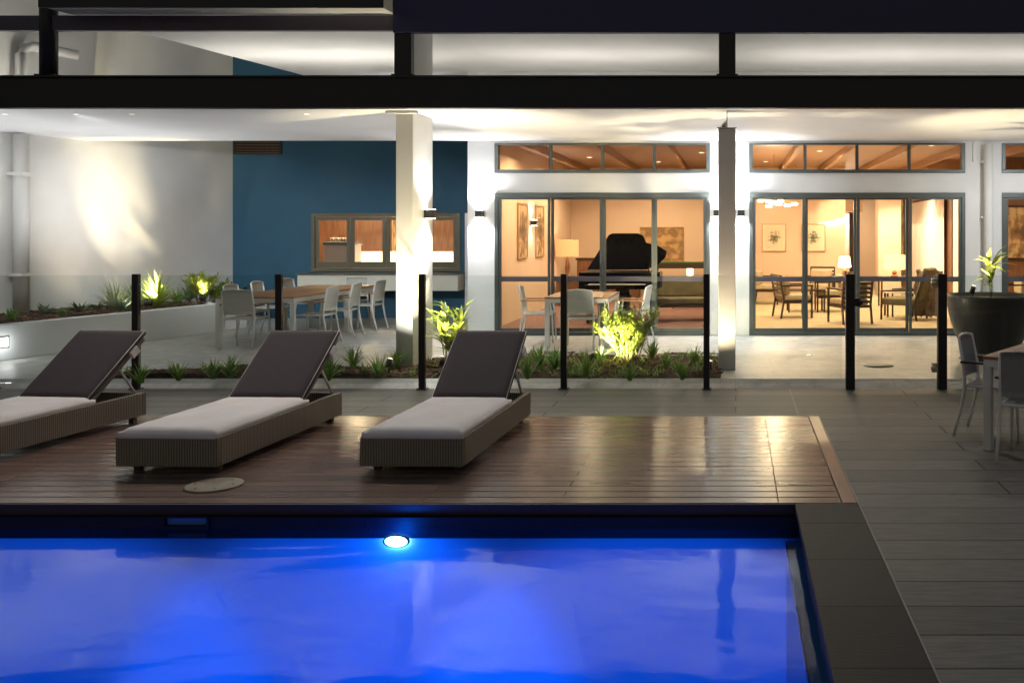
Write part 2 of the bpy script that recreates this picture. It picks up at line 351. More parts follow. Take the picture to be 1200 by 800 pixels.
def water():
    m = bpy.data.materials.new('pool_water'); m.use_nodes = True; t = m.node_tree; t.nodes.clear()
    o = t.nodes.new('ShaderNodeOutputMaterial'); mx = t.nodes.new('ShaderNodeMixShader')
    tr = t.nodes.new('ShaderNodeBsdfTransparent'); tr.inputs[0].default_value = (.55, .80, 1, 1)
    gg = t.nodes.new('ShaderNodeBsdfGlossy'); gg.inputs['Roughness'].default_value = .06
    f = t.nodes.new('ShaderNodeFresnel'); f.inputs[0].default_value = 1.33
    co = t.nodes.new('ShaderNodeTexCoord'); mp = t.nodes.new('ShaderNodeMapping'); mp.inputs['Scale'].default_value = (.5, 1.1, 1)
    n = t.nodes.new('ShaderNodeTexNoise'); n.inputs['Scale'].default_value = .75; n.inputs['Detail'].default_value = 2.5; n.inputs['Roughness'].default_value = .6
    n.inputs['Distortion'].default_value = .8
    b = t.nodes.new('ShaderNodeBump'); b.inputs['Strength'].default_value = .35; b.inputs['Distance'].default_value = .045
    t.links.new(co.outputs['Object'], mp.inputs[0]); t.links.new(mp.outputs[0], n.inputs[0])
    n2 = t.nodes.new('ShaderNodeTexNoise'); n2.inputs['Scale'].default_value = 14; n2.inputs['Detail'].default_value = 3
    t.links.new(mp.outputs[0], n2.inputs[0]); ad = t.nodes.new('ShaderNodeMath'); ad.operation = 'MULTIPLY_ADD'; ad.inputs[1].default_value = .02
    t.links.new(n2.outputs[0], ad.inputs[0]); t.links.new(n.outputs[0], ad.inputs[2]); t.links.new(ad.outputs[0], b.inputs['Height'])
    t.links.new(b.outputs[0], gg.inputs['Normal'])
    t.links.new(f.outputs[0], mx.inputs[0]); t.links.new(tr.outputs[0], mx.inputs[1]); t.links.new(gg.outputs[0], mx.inputs[2])
    t.links.new(mx.outputs[0], o.inputs[0]); return m
M['water'] = water()
wt = MB(); quad(wt, (-16, -4, ZW), (PX-.004, -4, ZW), (PX-.004, 5.934, ZW), (-16, 5.934, ZW))
struct('pool_water', wt, M['water'])
lg = MB(); lg.box(.327, PX-.003, -4, 5.93, -1.34, -.235); struct('added_ledge', lg, M['basin'])  # added underwater ledge, stands for the pool wall's reflection beside the coping
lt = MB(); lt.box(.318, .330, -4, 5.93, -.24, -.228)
tag(lt.build('reflection_strip', M['chrome'], None, .002), 'thin bright strip standing for the reflected coping line at the right pool edge', 'reflection line')  # bright strip drawn in place of the coping's reflection on the water

# garden bed soil
def soil_sheet(name, poly_fn, x0, x1, y0, y1, z, amp, nx, ny):
    mb = MB(); vs = []
    for j in range(ny+1):
        for i in range(nx+1):
            x = x0+(x1-x0)*i/nx; yy = y0+(y1-y0)*j/ny; x, yy = poly_fn(x, yy, i/nx, j/ny)
            edge = min(i, nx-i, j, ny-j); h = 0 if edge == 0 else min(1, edge/3)
            vs.append((x, yy, z + h*amp*(.5+.5*sin(x*3.1)*cos(yy*2.7)) + h*random.uniform(-.012, .012)))
    fs = [(j*(nx+1)+i, j*(nx+1)+i+1, (j+1)*(nx+1)+i+1, (j+1)*(nx+1)+i) for j in range(ny) for i in range(nx)]
    mb.add(vs, fs, True); return struct(name, mb, M['soil'])
def bedmap(x, y, u, v):
    x = -7.6 + u*(7.6-.17)
    back = 10.66 + (11.35-10.66)*min(1, (x+7.6)/1.4) if x < -6.2 else (11.4 if x < -4.1 else 12.52)
    if -4.4 < x < -3.7: back = 11.4 + (12.52-11.4)*(x+4.4)/.7
    back += .05*sin(x*5)
    return x, 10.61 + v*(back-10.61)
soil_sheet('bed_soil', bedmap, 0, 1, 0, 1, TZ-.012, .07, 160, 24)
def chips(name, n, fn, z, label):
    mb = MB()
    for _ in range(n):
        x, y = fn(); s = random.uniform(.012, .035); t = random.uniform(0, pi); q = random.uniform(-.6, .6)
        m = Matrix.Translation((x, y, z(x, y)+random.uniform(0, .02))) @ Matrix.Rotation(t, 4, 'Z') @ Matrix.Rotation(q, 4, 'X')
        mb.box(-s, s, -s*.4, s*.4, -.003, .004, m)
    return tag(mb.build(name, M['chips']), label, 'mulch', kind='stuff')
def bedpt():
    u, v = random.random(), random.random(); return bedmap(0, 0, u, v)
chips('bark_mulch', 5000, bedpt, lambda x, y: TZ+.07*(.5+.5*sin(x*3.1)*cos(y*2.7))*.9-.01, 'brown bark mulch spread over the bed behind the glass fence')

# ================================================================== GARDEN WALL AND RAISED PLANTER (left)
def wallx(y): return -9.82 - .238*(18-y)
def plx(y): return -9.59 + .238*(y-12.0)
gw = thing('garden_wall', (wallx(14), 14, 0), 'tall cream rendered wall behind the raised planter on the left', 'wall')
L = gw.location
mb = MB(); th = .25
mb.prism([(wallx(18.2)-L.x, 18.2-L.y), (wallx(6)-L.x, 6-L.y), (wallx(6)-th-L.x, 6-L.y), (wallx(18.2)-th-L.x, 18.2-L.y)][::-1], 6.5)
mb.build('wall_face', M['sidewall'], gw)
dp = thing('downpipe', (wallx(13.8)+.12, 13.8, 0), 'round cream downpipe with elbow on the far left of the cream wall', 'downpipe')
mb = MB(); mb.tube([(0, 0, .55), (0, 0, 3.22)], .1, 14); mb.tube([(0, 0, 3.42), (0, 0, 4.42), (.02, .02, 4.5), (.1, .1, 4.56), (.5, .5, 4.50)], .075, 12)
mb.build('pipe', M['sidewall'], dp)
for z in (1.1, 2.6, 3.9):
    mb = MB(); mb.box(-.13, .11, -.115, -.10, z, z+.05); mb.box(-.13, -.10, -.1, .1, z, z+.05); mb.box(.09, .11, -.1, .1, z, z+.05)
    mb.build('bracket', M['sidewall'], dp)
rp = thing('raised_planter', (plx(13), 13, TZ), 'long white raised planter box at the foot of the cream wall', 'planter')
L = rp.location
def pl(pts, z0, z1, mb):
    mb.prism([(a-L.x, b-L.y) for a, b in pts], z1-z0, Matrix.Translation((0, 0, z0)))
mb = MB(); pl([(plx(8.5), 8.5), (plx(16.2), 16.2), (plx(16.2)-.14, 16.22), (plx(8.5)-.14, 8.5)], 0, .47, mb)
pl([(plx(16.2)-.14, 16.22), (wallx(16.3)+.01, 16.3), (wallx(16.15)+.01, 16.15), (plx(16.06)-.14, 16.06)], 0, .468, mb)
mb.build('planter_wall', M['render'], rp, .01)
mb = MB(); nx, ny = 60, 14; vs = []
for j in range(nx+1):
    yy = 8.5+7.6*j/nx; xa = wallx(yy)+.0; xb = plx(yy)-.14
    for i in range(ny+1):
        vs.append((xa+(xb-xa)*i/ny-L.x, yy-L.y, .40+.07*(1-i/ny)+random.uniform(-.018, .018)))
mb.add(vs, [(j*(ny+1)+i, j*(ny+1)+i+1, (j+1)*(ny+1)+i+1, (j+1)*(ny+1)+i) for j in range(nx) for i in range(ny)], True)
mb.build('soil', M['soil'], rp)
mb = MB(); mb.box(-.0, .012, -.09, .09, -.06, .06)
sl = thing('step_light', (plx(12.02)+.0, 12.02, .32), 'small glowing rectangular step light set in the white planter front', 'light', rz=-radians(13))
mb.build('lens', M['step_lens'], sl); mb = MB(); mb.box(-.01, .006, -.11, .11, -.08, .08); mb.build('surround', M['chrome'], sl)
lamp('POINT', (plx(12.02)+.12, 12.0, .30), .8, NEUT, size=.05)
def pltpt():
    y = random.uniform(8.6, 16.0); x = random.uniform(wallx(y)+.05, plx(y)-.16); return x, y
chips('bark_mulch', 2500, pltpt, lambda x, y: TZ+.47, 'brown bark mulch on top of the raised white planter')

# ================================================================== BLUE WING
bw = thing('blue_wing', (-7.5, 18, 0), 'deep blue rendered wing with a servery window at the back of the terrace', 'building')
L = bw.location
def holes(mb, x0, x1, z0, z1, y0, y1, ops, ox=0, oy=0):
    xs = sorted({x0, x1, *[o[0] for o in ops], *[o[1] for o in ops]}); zs = sorted({z0, z1, *[o[2] for o in ops], *[o[3] for o in ops]})
    for a, b in zip(xs[:-1], xs[1:]):
        run = None
        for c0, c1 in zip(zs[:-1], zs[1:]):
            mx, mz = (a+b)/2, (c0+c1)/2
            op = any(o[0] < mx < o[1] and o[2] < mz < o[3] for o in ops)
            if op:
                if run: mb.box(a-ox, b-ox, y0-oy, y1-oy, run[0], run[1]); run = None
            else: run = (run[0], c1) if run else (c0, c1)
        if run: mb.box(a-ox, b-ox, y0-oy, y1-oy, run[0], run[1])
WX0, WX1, WZ0, WZ1 = -8.28, -5.37, .99, 2.13
mb = MB(); holes(mb, -10.2, -4.56, TZ, 6.2, 18, 18.2, [(WX0, WX1, WZ0, WZ1), (-5.28, -4.62, TZ, 2.13)], L.x, L.y)
mb.build('wall', M['blue'], bw)
mb = MB(); mb.box(-9.78-L.x, -8.85-L.x, -.03, .03, 3.27, 3.56)
vt = mb.build('wall_vent', M['black'], bw, .004)
mb = MB()
for k in range(5): mb.box(-9.74-L.x, -8.89-L.x, -.05, -.031, 3.295+k*.052, 3.306+k*.052)
mb.build('louvre', M['midwood'], vt)
wf = None
mb = MB(); f = .07
mb.box(WX0-L.x, WX1-L.x, -.03, .08, WZ1-f, WZ1); mb.box(WX0-L.x, WX1-L.x, -.03, .08, WZ0, WZ0+f)
mb.box(WX0-L.x, WX0+f-L.x, -.03, .08, WZ0+f, WZ1-f); mb.box(WX1-f-L.x, WX1-L.x, -.03, .08, WZ0+f, WZ1-f)
wf = mb.build('servery_window', M['bronze'], bw, .004)
pw = (WX1-WX0-2*f)/4
for k in range(4):
    a = WX0+f+k*pw+.006-L.x; b = a+pw-.012; q = .065
    mb = MB(); z0, z1 = WZ0+f+.005, WZ1-f-.005
    mb.box(a, b, -.01, .04, z0, z0+q+.05); mb.box(a, b, -.01, .04, z1-q, z1); mb.box(a, a+q, -.01, .04, z0+q+.05, z1-q); mb.box(b-q, b, -.01, .04, z0+q+.05, z1-q)
    s_ = mb.build('window_sash', M['bronze'], wf, .003)
    mb = MB(); mb.box(a+q, b-q, .01, .018, z0+q+.05, z1-q); mb.build('pane', M['pane'], wf)
mb = MB(); mb.box(-5.28-L.x, -5.22-L.x, -.03, .1, TZ, 2.13); mb.box(-4.68-L.x, -4.62-L.x, -.03, .1, TZ, 2.13); mb.box(-5.22-L.x, -4.68-L.x, -.03, .1, 2.06, 2.13)
dr = mb.build('door_frame', M['silver_metal'], bw, .003)
mb = MB(); mb.box(-5.21-L.x, -4.69-L.x, .0, .045, TZ+.01, 2.05); bd = mb.build('door', M['white_plastic'], bw, .004)
mb = MB(); mb.lathe([(.03, -5.0), (.05, -4.99)], 4); 
mb = MB(); mb.ico((0, 0, 0), .055, 1, 12, 8); k_ = mb.build('door_knob', M['red'], bd, loc=(-5.14-L.x, -.07, .80))
mb = MB(); mb.box(-.02, .02, -.012, .012, -.1, .1); mb.build('door_plate', M['chrome'], bd, loc=(-5.14-L.x, -.013, 1.05))
# counter below the window
ct = thing('servery_counter', (-6.83, 17.75, .64), 'white box counter shelf below the servery window on the blue wall', 'counter')
mb = MB(); mb.box(-1.53, 1.53, -.17, .24, 0, .30); mb.build('counter_body', M['white_plastic'], ct, .006)
mb = MB(); mb.box(-1.56, 1.56, -.20, .24, .302, .33); mb.build('counter_top', M['bronze'], ct, .004)
# kitchen behind
kt = thing('kitchen_room', (-7, 20, TZ), 'warm wood lined bar room seen through the servery window', 'room')
L = kt.location
mb = MB(); mb.box(-3.4, 2.6, 2.5, 2.6, 0, 3.0); mb.build('wall', M['midwood'], kt)
mb = MB(); mb.box(-3.4, 2.6, -1.8, 2.5, -.1, 0); mb.build('room_floor', M['carpet_mauve'], kt)
mb = MB(); mb.box(-3.4, 2.6, -1.8, 2.6, 2.6, 2.7); mb.build('room_ceiling', M['inwall'], kt)
mb = MB(); mb.box(-3.4, -3.3, -1.8, 2.5, 0, 2.6); mb.build('side_wall', M['inwall'], kt)
mb = MB(); mb.box(2.5, 2.6, -1.8, 2.5, 0, 2.6); mb.build('side_wall', M['midwood'], kt)
bc = thing('back_bar', (-7.2, 21.6, TZ), 'lit white worktop running along the wood wall inside the bar', 'counter')
mb = MB(); mb.box(-2.4, 2.6, -.25, .3, 0, .88); mb.build('cabinet', M['midwood'], bc, .004)
mb = MB(); mb.box(-2.42, 2.62, -.28, .3, .882, .94); mb.box(-2.42, 2.62, .28, .3, .94, 1.22); mb.build('worktop', M['white_plastic'], bc, .004)
cm = thing('coffee_machine', (-8.6, 20.2, TZ), 'grey and white coffee machine standing behind the left window pane', 'coffee machine')
mb = MB(); mb.box(-.35, .35, -.3, .3, 0, .9); mb.build('stand', M['darkwood'], cm, .005)
mb = MB(); mb.box(-.32, .3, -.25, .25, .905, 1.4); mb.build('machine_body', M['silver_metal'], cm, .02)
mb = MB(); mb.box(-.34, .32, -.27, .27, 1.405, 1.47); mb.build('top_tray', M['chrome'], cm, .01)
mb = MB()
for i in range(5): mb.lathe([(.035, 1.475), (.045, 1.56), (.042, 1.56)], 12, -.24+i*.11, 0, True, False)
mb.build('cup_row', M['white_plastic'], cm)
def picture(x, y, z, w_, h, m, fm, label, cat='picture', rz=0, fw=.035, mount=0, name='framed_picture', group=None):
    t = thing(name, (x, y, z), label, cat, group, rz)
    mb = MB(); a, b = w_/2, h/2
    mb.box(-a, a, -.03, 0, b-fw, b); mb.box(-a, a, -.03, 0, -b, -b+fw); mb.box(-a, -a+fw, -.03, 0, -b+fw, b-fw); mb.box(a-fw, a, -.03, 0, -b+fw, b-fw)
    mb.build('picture_frame', fm, t, .004)
    a -= fw; b -= fw
    if mount:
        mb = MB(); mb.box(-a, a, -.012, -.002, -b, b); mb.build('mount', M['paper'], t); a -= mount; b -= mount
        mb = MB(); mb.box(-a, a, -.016, -.0125, -b, b); mb.build('print', m, t)
    else:
        mb = MB(); mb.box(-a, a, -.015, -.002, -b, b); mb.build('print', m, t)
    return t
picture(-8.0, 22.49, 1.75, .75, 1.3, M['art_tall'], M['goldframe'], 'upright gilt panel with dark marks on the wood wall inside the bar')
def pendant(x, y, z, label):
    t = thing('ceiling_spotlight', (x, y, z), label, 'ceiling light', 'small spotlights inside the bar')
    mb = MB(); mb.lathe([(.05, -.14), (.05, 0)], 12, capb=False, capt=True); mb.build('housing', M['white_metal'], t)
    mb = MB(); mb.lathe([(.045, -.13), (.04, -.125)], 12, capb=True); mb.build('bulb', M['bulb'], t)
    lamp('POINT', (x, y, z-.2), 46, INT, size=.05)
for x, lb in ((-9.6, 'bright ceiling spotlight in the left window pane of the bar'), (-8.4, 'ceiling spotlight beside the gilt panel inside the bar'), (-6.7, 'ceiling spotlight seen just left of the white blade column')):
    pendant(x, 20.5, 2.68, lb)
lamp('AREA', (-7.2, 21.5, TZ+1.6), 30, (1, .85, .62), (-7.2, 21.6, 0), sx=4.5, sy=.1)

# ================================================================== MAIN BUILDING
F = 15.0
mbd = thing('main_building', (0, F, 0), 'white rendered building with wide glass doors facing the pool terrace', 'building')
D = [(-3.92, -.417), (.222, 3.736), (4.333, 7.85)]
ops = []
for a, b in D: ops += [(a, b, TZ, 2.40), (a, b, 2.72, 3.205)]
mb = MB(); holes(mb, -4.36, 10, TZ, 4.37, 0, .2, ops); mb.build('facade_wall', M['render'], mbd)
mb = MB(); mb.box(-4.36, -4.2, .2, 8.6, TZ, 4.3); mb.build('side_wall', M['inwall'], mbd)
mb = MB(); mb.box(-4.2, .0, .2, 8.5, -.1, TZ); mb.build('interior_floor', M['carpet_mauve'], mbd)
mb = MB(); mb.box(.0, 10, .2, 16, -.1, TZ); mb.build('interior_floor', M['carpet_sand'], mbd)
mb = MB(); mb.box(-4.2, 10, .2, 16, 3.40, 3.5); mb.build('interior_ceiling', M['inceil'], mbd)
mb = MB()
for x in (-3.75, -2.5, -1.22, .12, 1.15, 2.15, 3.2, 4.3, 5.4, 6.5): mb.box(x-.045, x+.045, .2, 15, 3.26, 3.399)
mb.build('ceiling_rafter', M['beam'], mbd)
mb = MB(); mb.box(-4.2, 2.8, 8.5, 8.62, TZ, 3.4); mb.build('back_wall', M['inwall'], mbd)
mb = MB(); mb.box(-.12, .03, .2, 8.5, TZ, 3.4); mb.build('partition_wall', M['inwall'], mbd)
mb = MB(); mb.box(2.7, 2.8, 8.62, 14, TZ, 3.4); mb.build('side_wall', M['inwall'], mbd)
mb = MB(); mb.box(2.8, 6, 13.4, 13.5, TZ, 3.4); mb.build('back_wall', M['inwall'], mbd)
mb = MB(); mb.box(5.1, 5.25, 5.2, 13.4, TZ, 3.4); mb.build('partition_wall', M['midwood'], mbd)
mb = MB(); mb.box(5.25, 10, 5.2, 5.3, TZ, 3.4); mb.build('back_wall', M['midwood'], mbd)
mb = MB(); mb.box(9.9, 10, .2, 5.2, TZ, 3.4); mb.build('side_wall', M['inwall'], mbd)
mb = MB(); mb.box(3.75, 4.35, 9.2, 9.7, TZ, 3.4); mb.build('room_column', M['inwall'], mbd, .01)
mb = MB(); mb.box(3.1, 3.74, 12.2, 12.5, 2.35, 3.4); mb.box(4.36, 5.09, 6.0, 13, 2.62, 3.39); mb.build('bulkhead', M['beam'], mbd)
# sliding doors and transoms
for di, (a, b) in enumerate(D):
    z0, z1 = TZ, 2.40; f = .06
    mb = MB(); mb.box(a, b, -.02, .10, z1-f-.02, z1); mb.box(a, b, -.02, .10, z0, z0+.055)
    mb.box(a, a+f, -.02, .10, z0+.055, z1-f-.02); mb.box(b-f, b, -.02, .10, z0+.055, z1-f-.02)
    sd = mb.build('sliding_door', M['frame'], mbd, .004)
    n = 4; W = (b-a-2*f)/n
    for k in range(n):
        xa = a+f+k*W; xb = xa+W; yy = .0 if k in (0, 3) else .045
        st = .045 if k not in (1, 2) else .05
        mb = MB(); zz0, zz1 = z0+.057, z1-f-.022
        mb.box(xa+.002, xa+st, yy, yy+.04, zz0, zz1); mb.box(xb-st, xb-.002, yy, yy+.04, zz0, zz1)
        mb.box(xa+st, xb-st, yy, yy+.04, zz0, zz0+.06); mb.box(xa+st, xb-st, yy, yy+.04, zz1-.03, zz1)
        mb.build('door_leaf', M['frame'], sd, .003)
        mb = MB(); mb.box(xa+st, xb-st, yy+.005, yy+.035, .955, 1.035); mb.build('mid_rail', M['mauve'], sd, .003)
        mb = MB(); mb.box(xa+st, xb-st, yy+.016, yy+.024, zz0+.06, .955); mb.box(xa+st, xb-st, yy+.016, yy+.024, 1.035, zz1-.03); mb.build('pane', M['pane'], sd)
    z0, z1 = 2.72, 3.205
    mb = MB(); mb.box(a, b, -.02, .10, z1-.03, z1); mb.box(a, b, -.02, .10, z0, z0+.055)
    mb.box(a, a+f, -.02, .10, z0+.055, z1-.03); mb.box(b-f, b, -.02, .10, z0+.055, z1-.03)
    for k in range(1, 4): mb.box(a+f+k*W-.025, a+f+k*W+.025, .0, .08, z0+.055, z1-.03)
    tw = mb.build('transom_window', M['frame'], mbd, .004)
    mb = MB()
    for k in range(4): mb.box(a+f+k*W+(.026 if k else 0), a+f+(k+1)*W-(.026 if k < 3 else 0), .036, .044, z0+.055, z1-.03)
    mb.build('pane', M['pane'], tw)
dn = thing('downpipe', (4.09, 14.9, TZ), 'round white downpipe on the wall between the middle and right doors', 'downpipe')
mb = MB(); mb.tube([(0, 0, 0), (0, 0, 3.1)], .075, 14); mb.build('pipe', M['render'], dn)
for z in (.5, 1.9, 2.8):
    mb = MB(); mb.box(-.1, .1, .0, .1, z, z+.04); mb.build('bracket', M['render'], dn)
mb = MB(); mb.box(3.86, 3.90, F-.03, F, 2.9, 3.22)
tag(mb.build('conduit', M['render']), 'short pale conduit below the soffit left of the right downpipe', 'conduit')

# canopy
cn = thing('terrace_canopy', (0, 11.34, 0), 'low flat white canopy with black edge beam over the terrace', 'canopy')
mb = MB(); mb.box(-18, 10.5, -.22, F-11.34-.002, 3.245, 3.42); mb.build('soffit', M['soffit'], cn)
mb = MB(); mb.box(-18, 10.5, -.30, -.222, 3.24, 3.63); mb.build('edge_beam', M['steel'], cn, .004)
mb = MB(); mb.box(-18, 10.5, -.34, -.302, 3.24, 3.262); mb.box(-18, 10.5, -.34, -.302, 3.608, 3.63); mb.build('beam_flange', M['steel'], cn, .002)
ur = thing('upper_roof', (0, 12, 0), 'high flat roof with white underside above the black canopy beam', 'roof')
mb = MB(); vs = [(-8.04, 10.74), (-4.1, 10.74), (-4.1, 11.102), (10.5, 11.102), (10.5, 15.4), (-7.19, 15.4)]
mb.prism([(a, b-12) for a, b in vs], .2, Matrix.Translation((0, 0, 4.371))); mb.build('soffit', M['soffit'], ur)
mb = MB(); mb.box(-8.1, -4.1, -1.30, -1.262, 4.366, 4.62); mb.build('roof_fascia', M['steel'], ur, .003)
mb = MB(); mb.box(-4.095, 10.5, -.99, -.9, 4.143, 5.6); mb.build('roof_fascia', M['navy'], ur, .003)
mb = MB(); mb.box(-18, -4.1, -.96, -.88, 4.175, 4.352); mb.build('hanging_beam', M['mauve'], ur, .003)
def post(x0, x1, z0, z1, label, round_=False):
    t = thing('roof_post', ((x0+x1)/2, 11.09, z0), label, 'post', 'black posts standing on the canopy beam')
    mb = MB(); h = (x1-x0)/2
    if round_: mb.tube([(0, 0, 0), (0, 0, z1-z0)], h, 16)
    else: mb.box(-h, h, -.05, .05, 0, z1-z0)
    mb.build('shaft', M['steel'], t, 0 if round_ else .004)
    mb = MB(); mb.box(-h-.03, h+.03, -.07, .07, 0.001, .02); mb.build('base_plate', M['steel'], t)
post(-8.36, -8.17, 3.631, 4.9, 'round black post rising from the beam at the top left', True)
post(-4.09, -3.885, 3.631, 4.14, 'square black post on the beam above the white blade column')
post(-.2, .0, 3.631, 4.14, 'square black post on the beam above the thin middle column')
# columns
cl = thing('blade_column', (-4.075, 11.71, TZ), 'wide white blade column between the blue wall and glass doors', 'column')
mb = MB(); mb.box(-.105, .105, -.37, .37, 0, 3.164); mb.build('column_shaft', M['column'], cl, .006)
mb = MB(); mb.box(-.105, .105, -.33, .37, 3.345, 4.288); mb.build('upper_shaft', M['column'], cl, .004)
mb = MB(); mb.prism([(-.20, -.46), (.20, -.46), (.105, -.37), (-.105, -.37)], .03, Matrix.Translation((0, 0, 3.13))); mb.build('cap_plate', M['column'], cl)
c2 = thing('square_column', (-.105, 11.34, TZ), 'slim grey square column standing in front of the wall between the doors', 'column')
mb = MB(); mb.box(-.105, .105, -.1, .1, 0, 2.94); mb.build('column_shaft', M['column'], c2, .006)
mb = MB(); mb.box(-.12, .12, -.115, .115, 2.941, 2.955); mb.tube([(-.04, 0, 2.955), (-.02, 0, 3.03), (0, 0, 3.05)], [.05, .02, .01], 8); mb.tube([(-.0, 0, 2.95), (-.0, 0, 3.164)], .008, 6)
mb.build('hanger_rod', M['chrome'], c2)

# sconces
def sconce(x, y, z, rz, label, power, lens=True):
    t = thing('wall_sconce', (x, y, z), label, 'wall light', 'up and down wall lights', rz)
    mb = MB(); mb.box(-.055, .055, -.13, -.005, -.055, .055); mb.build('lamp_housing', M['black'], t, .004)
    mb = MB(); mb.box(-.045, .045, -.12, -.02, .056, .060); mb.build('lens', M['sconce_lens'], t)
    mb = MB(); mb.box(-.045, .045, -.12, -.02, -.060, -.056); mb.build('lens', M['sconce_lens'], t)
    d = Vector((0, -.10, 0)); d.rotate(t.rotation_euler)
    for s in (1, -1):
        lamp('SPOT', Vector((x, y, z+s*.07))+d, power, NEUT, Vector((x, y, z+s*2))+d*.6, size=.03, angle=125, blend=.6)
sconce(-4.15, F, 2.06, 0, 'wall light on the white pier left of the left glass doors', 38)
sconce(-3.969, 11.78, 1.99, -pi/2*-1, 'wall light on the side of the white blade column', 36)
sconce(-.30, F, 2.07, 0, 'wall light right of the left glass doors beside the slim column', 34)
sconce(.09, F, 2.07, 0, 'wall light left of the middle glass doors beside the slim column', 34)

# unseen lamps added on the low canopy to brighten the upper soffit
def added_floodlight(x, y, label, power):
    t = thing('added_floodlight', (x, y, 3.42), label, 'added_floodlight', 'added fill lamps on the canopy roof')
    mb = MB(); mb.box(-.12, .12, -.05, .05, .0, .06); mb.build('lamp_housing', M['black'], t, .01)
    lamp('AREA', (x, y, 3.42+.08), power, (1, .93, .83), (x, y, 9), sx=3.2, sy=.12)
for x, pwr in ((-10.5, 9), (-6.2, 9), (-2.2, 6), (2.0, 6), (5.5, 6)):
    added_floodlight(x, 13.6, 'added unseen fill lamp on the low canopy roof', pwr)

# ================================================================== FENCE
fn = thing('glass_fence', (0, 10.34, 0), 'frameless glass pool fence with slim black posts along the terrace', 'fence')
FX = [-8.33, -6.725, -5.12, -3.515, -1.925, -.325]
for x in FX:
    mb = MB(); mb.box(x-.034, x+.034, -.03, .03, 0, 1.29); o = mb.build('post', M['steel'], fn, .004)
    mb = MB(); mb.box(x-.055, x+.055, -.05, .05, 0.001, .012); mb.build('base_plate', M['steel'], o)
xs = FX + [1.25]
for a, b in zip([-10.1]+xs[:-1], xs):
    mb = MB(); mb.box(a+(.036), b-(.036 if b != 1.25 else .055), -.006, .006, .07, 1.275); mb.build('glass_panel', M['fence_glass'], fn)
mb = MB(); mb.box(2.41, 4.2, -.006, .006, .07, 1.275); mb.build('glass_panel', M['fence_glass'], fn)
gt = thing('pool_gate', (1.80, 10.34, 0), 'glass pool gate between two thick black posts', 'gate')
for s in (-1, 1):
    x = s*.515
    mb = MB(); mb.box(x-.05, x+.05, -.045, .045, 0, 1.29); 
    o = mb.build('gate_post', M['steel'], gt, .005)
mb = MB(); mb.box(-.44, .445, -.006, .006, .09, 1.27); mb.build('glass_panel', M['fence_glass'], gt)
mb = MB(); mb.box(-.47, -.40, -.04, .04, .93, 1.02); mb.tube([(-.43, -.05, .97), (-.38, -.05, .97)], .03, 10); mb.build('gate_latch', M['black'], gt, .004)
for z in (.19, 1.14):
    mb = MB(); mb.box(.40, .47, -.03, .03, z, z+.1); mb.tube([(.41, -.02, z+.05), (.41, -.06, z+.05)], .03, 10); mb.build('hinge', M['chrome'], gt, .004)

# drain and deck lid
dc = MB(); dc.lathe([(.19, 0), (.19, .006)], 24, 0, 0, True, True)
o = dc.build('drain_cover', M['frame'], loc=(1.80, 11.6, TZ)); tag(o, 'dark round drain cover in the pale terrace behind the gate', 'drain')
ld = thing('deck_hatch', (-3.62, 6.40, .001), 'round pale skimmer lid set in the deck near the pool edge', 'lid')
mb = MB(); mb.lathe([(.185, 0), (.185, .008), (.175, .011)], 40, 0, 0, True, True); mb.build('hatch_disc', M['lidwood'], ld)
for k in range(6):
    mb = MB(); mb.lathe([(.009, .0112), (.007, .014)], 8, .13*cos(k*pi/3), .13*sin(k*pi/3), False, True); mb.build('screw', M['black'], ld)
sk = thing('skimmer_opening', (-3.535, 5.93, -.1), 'blue lit skimmer opening in the dark tiles under the deck', 'skimmer')
mb = MB(); mb.box(-.15, .15, -.012, .003, .024, .034); mb.box(-.15, .15, -.012, .003, -.05, -.026); mb.box(-.15, -.135, -.012, .003, -.026, .024); mb.box(.135, .15, -.012, .003, -.026, .024)
mb.build('surround', M['mosaic'], sk, .002)
mb = MB(); mb.box(-.133, .133, .02, .03, -.026, .022); mb.build('flap', mat('blue_plastic', (.05, .16, .5), .4), sk)

# pool lights
def pool_light(x, y, z, ang, label, grp='underwater pool lights'):
    t = thing('pool_light', (x, y, z), label, 'pool light', grp, ang)
    m = Matrix.Diagonal((.86, 1, .42, 1)) @ Matrix.Rotation(pi/2, 4, 'X')
    mb = MB(); mb.lathe([(.10, 0), (.10, .012), (.085, .016)], 28, 0, 0, False, False); mb.v = [tuple(m @ Vector(v)) for v in mb.v]; mb.build('rim', M['chrome'], t)
    mb = MB(); mb.lathe([(.085, .008), (.06, .016), (.02, .018)], 28, 0, 0, True, True); mb.v = [tuple(m @ Vector(v)) for v in mb.v]; mb.build('lens', M['pool_lens'], t)
    return t
pool_light(-2.18, 5.93, -.225, 0, 'bright oval underwater light in the far pool wall')
lamp('POINT', (-2.18, 5.78, -.20), 3, BLUE, size=.06)
lamp('SPOT', (-2.18, 5.85, -.24), 90, BLUE, (-2.18, 3.5, -1.6), size=.05, angle=110, blend=.4)
for x in (-.5, -2.5, -4.5, -6.5, -8.5):  # unseen lamps added in the near wall to brighten the far wall
    pool_light(x, -3.98, -.30, pi, 'unseen added underwater light in the near pool wall')
    lamp('SPOT', (x, -3.7, -.30), 850, BLUE, (x, 5.9, -1.62), size=.1, angle=20, blend=.35)
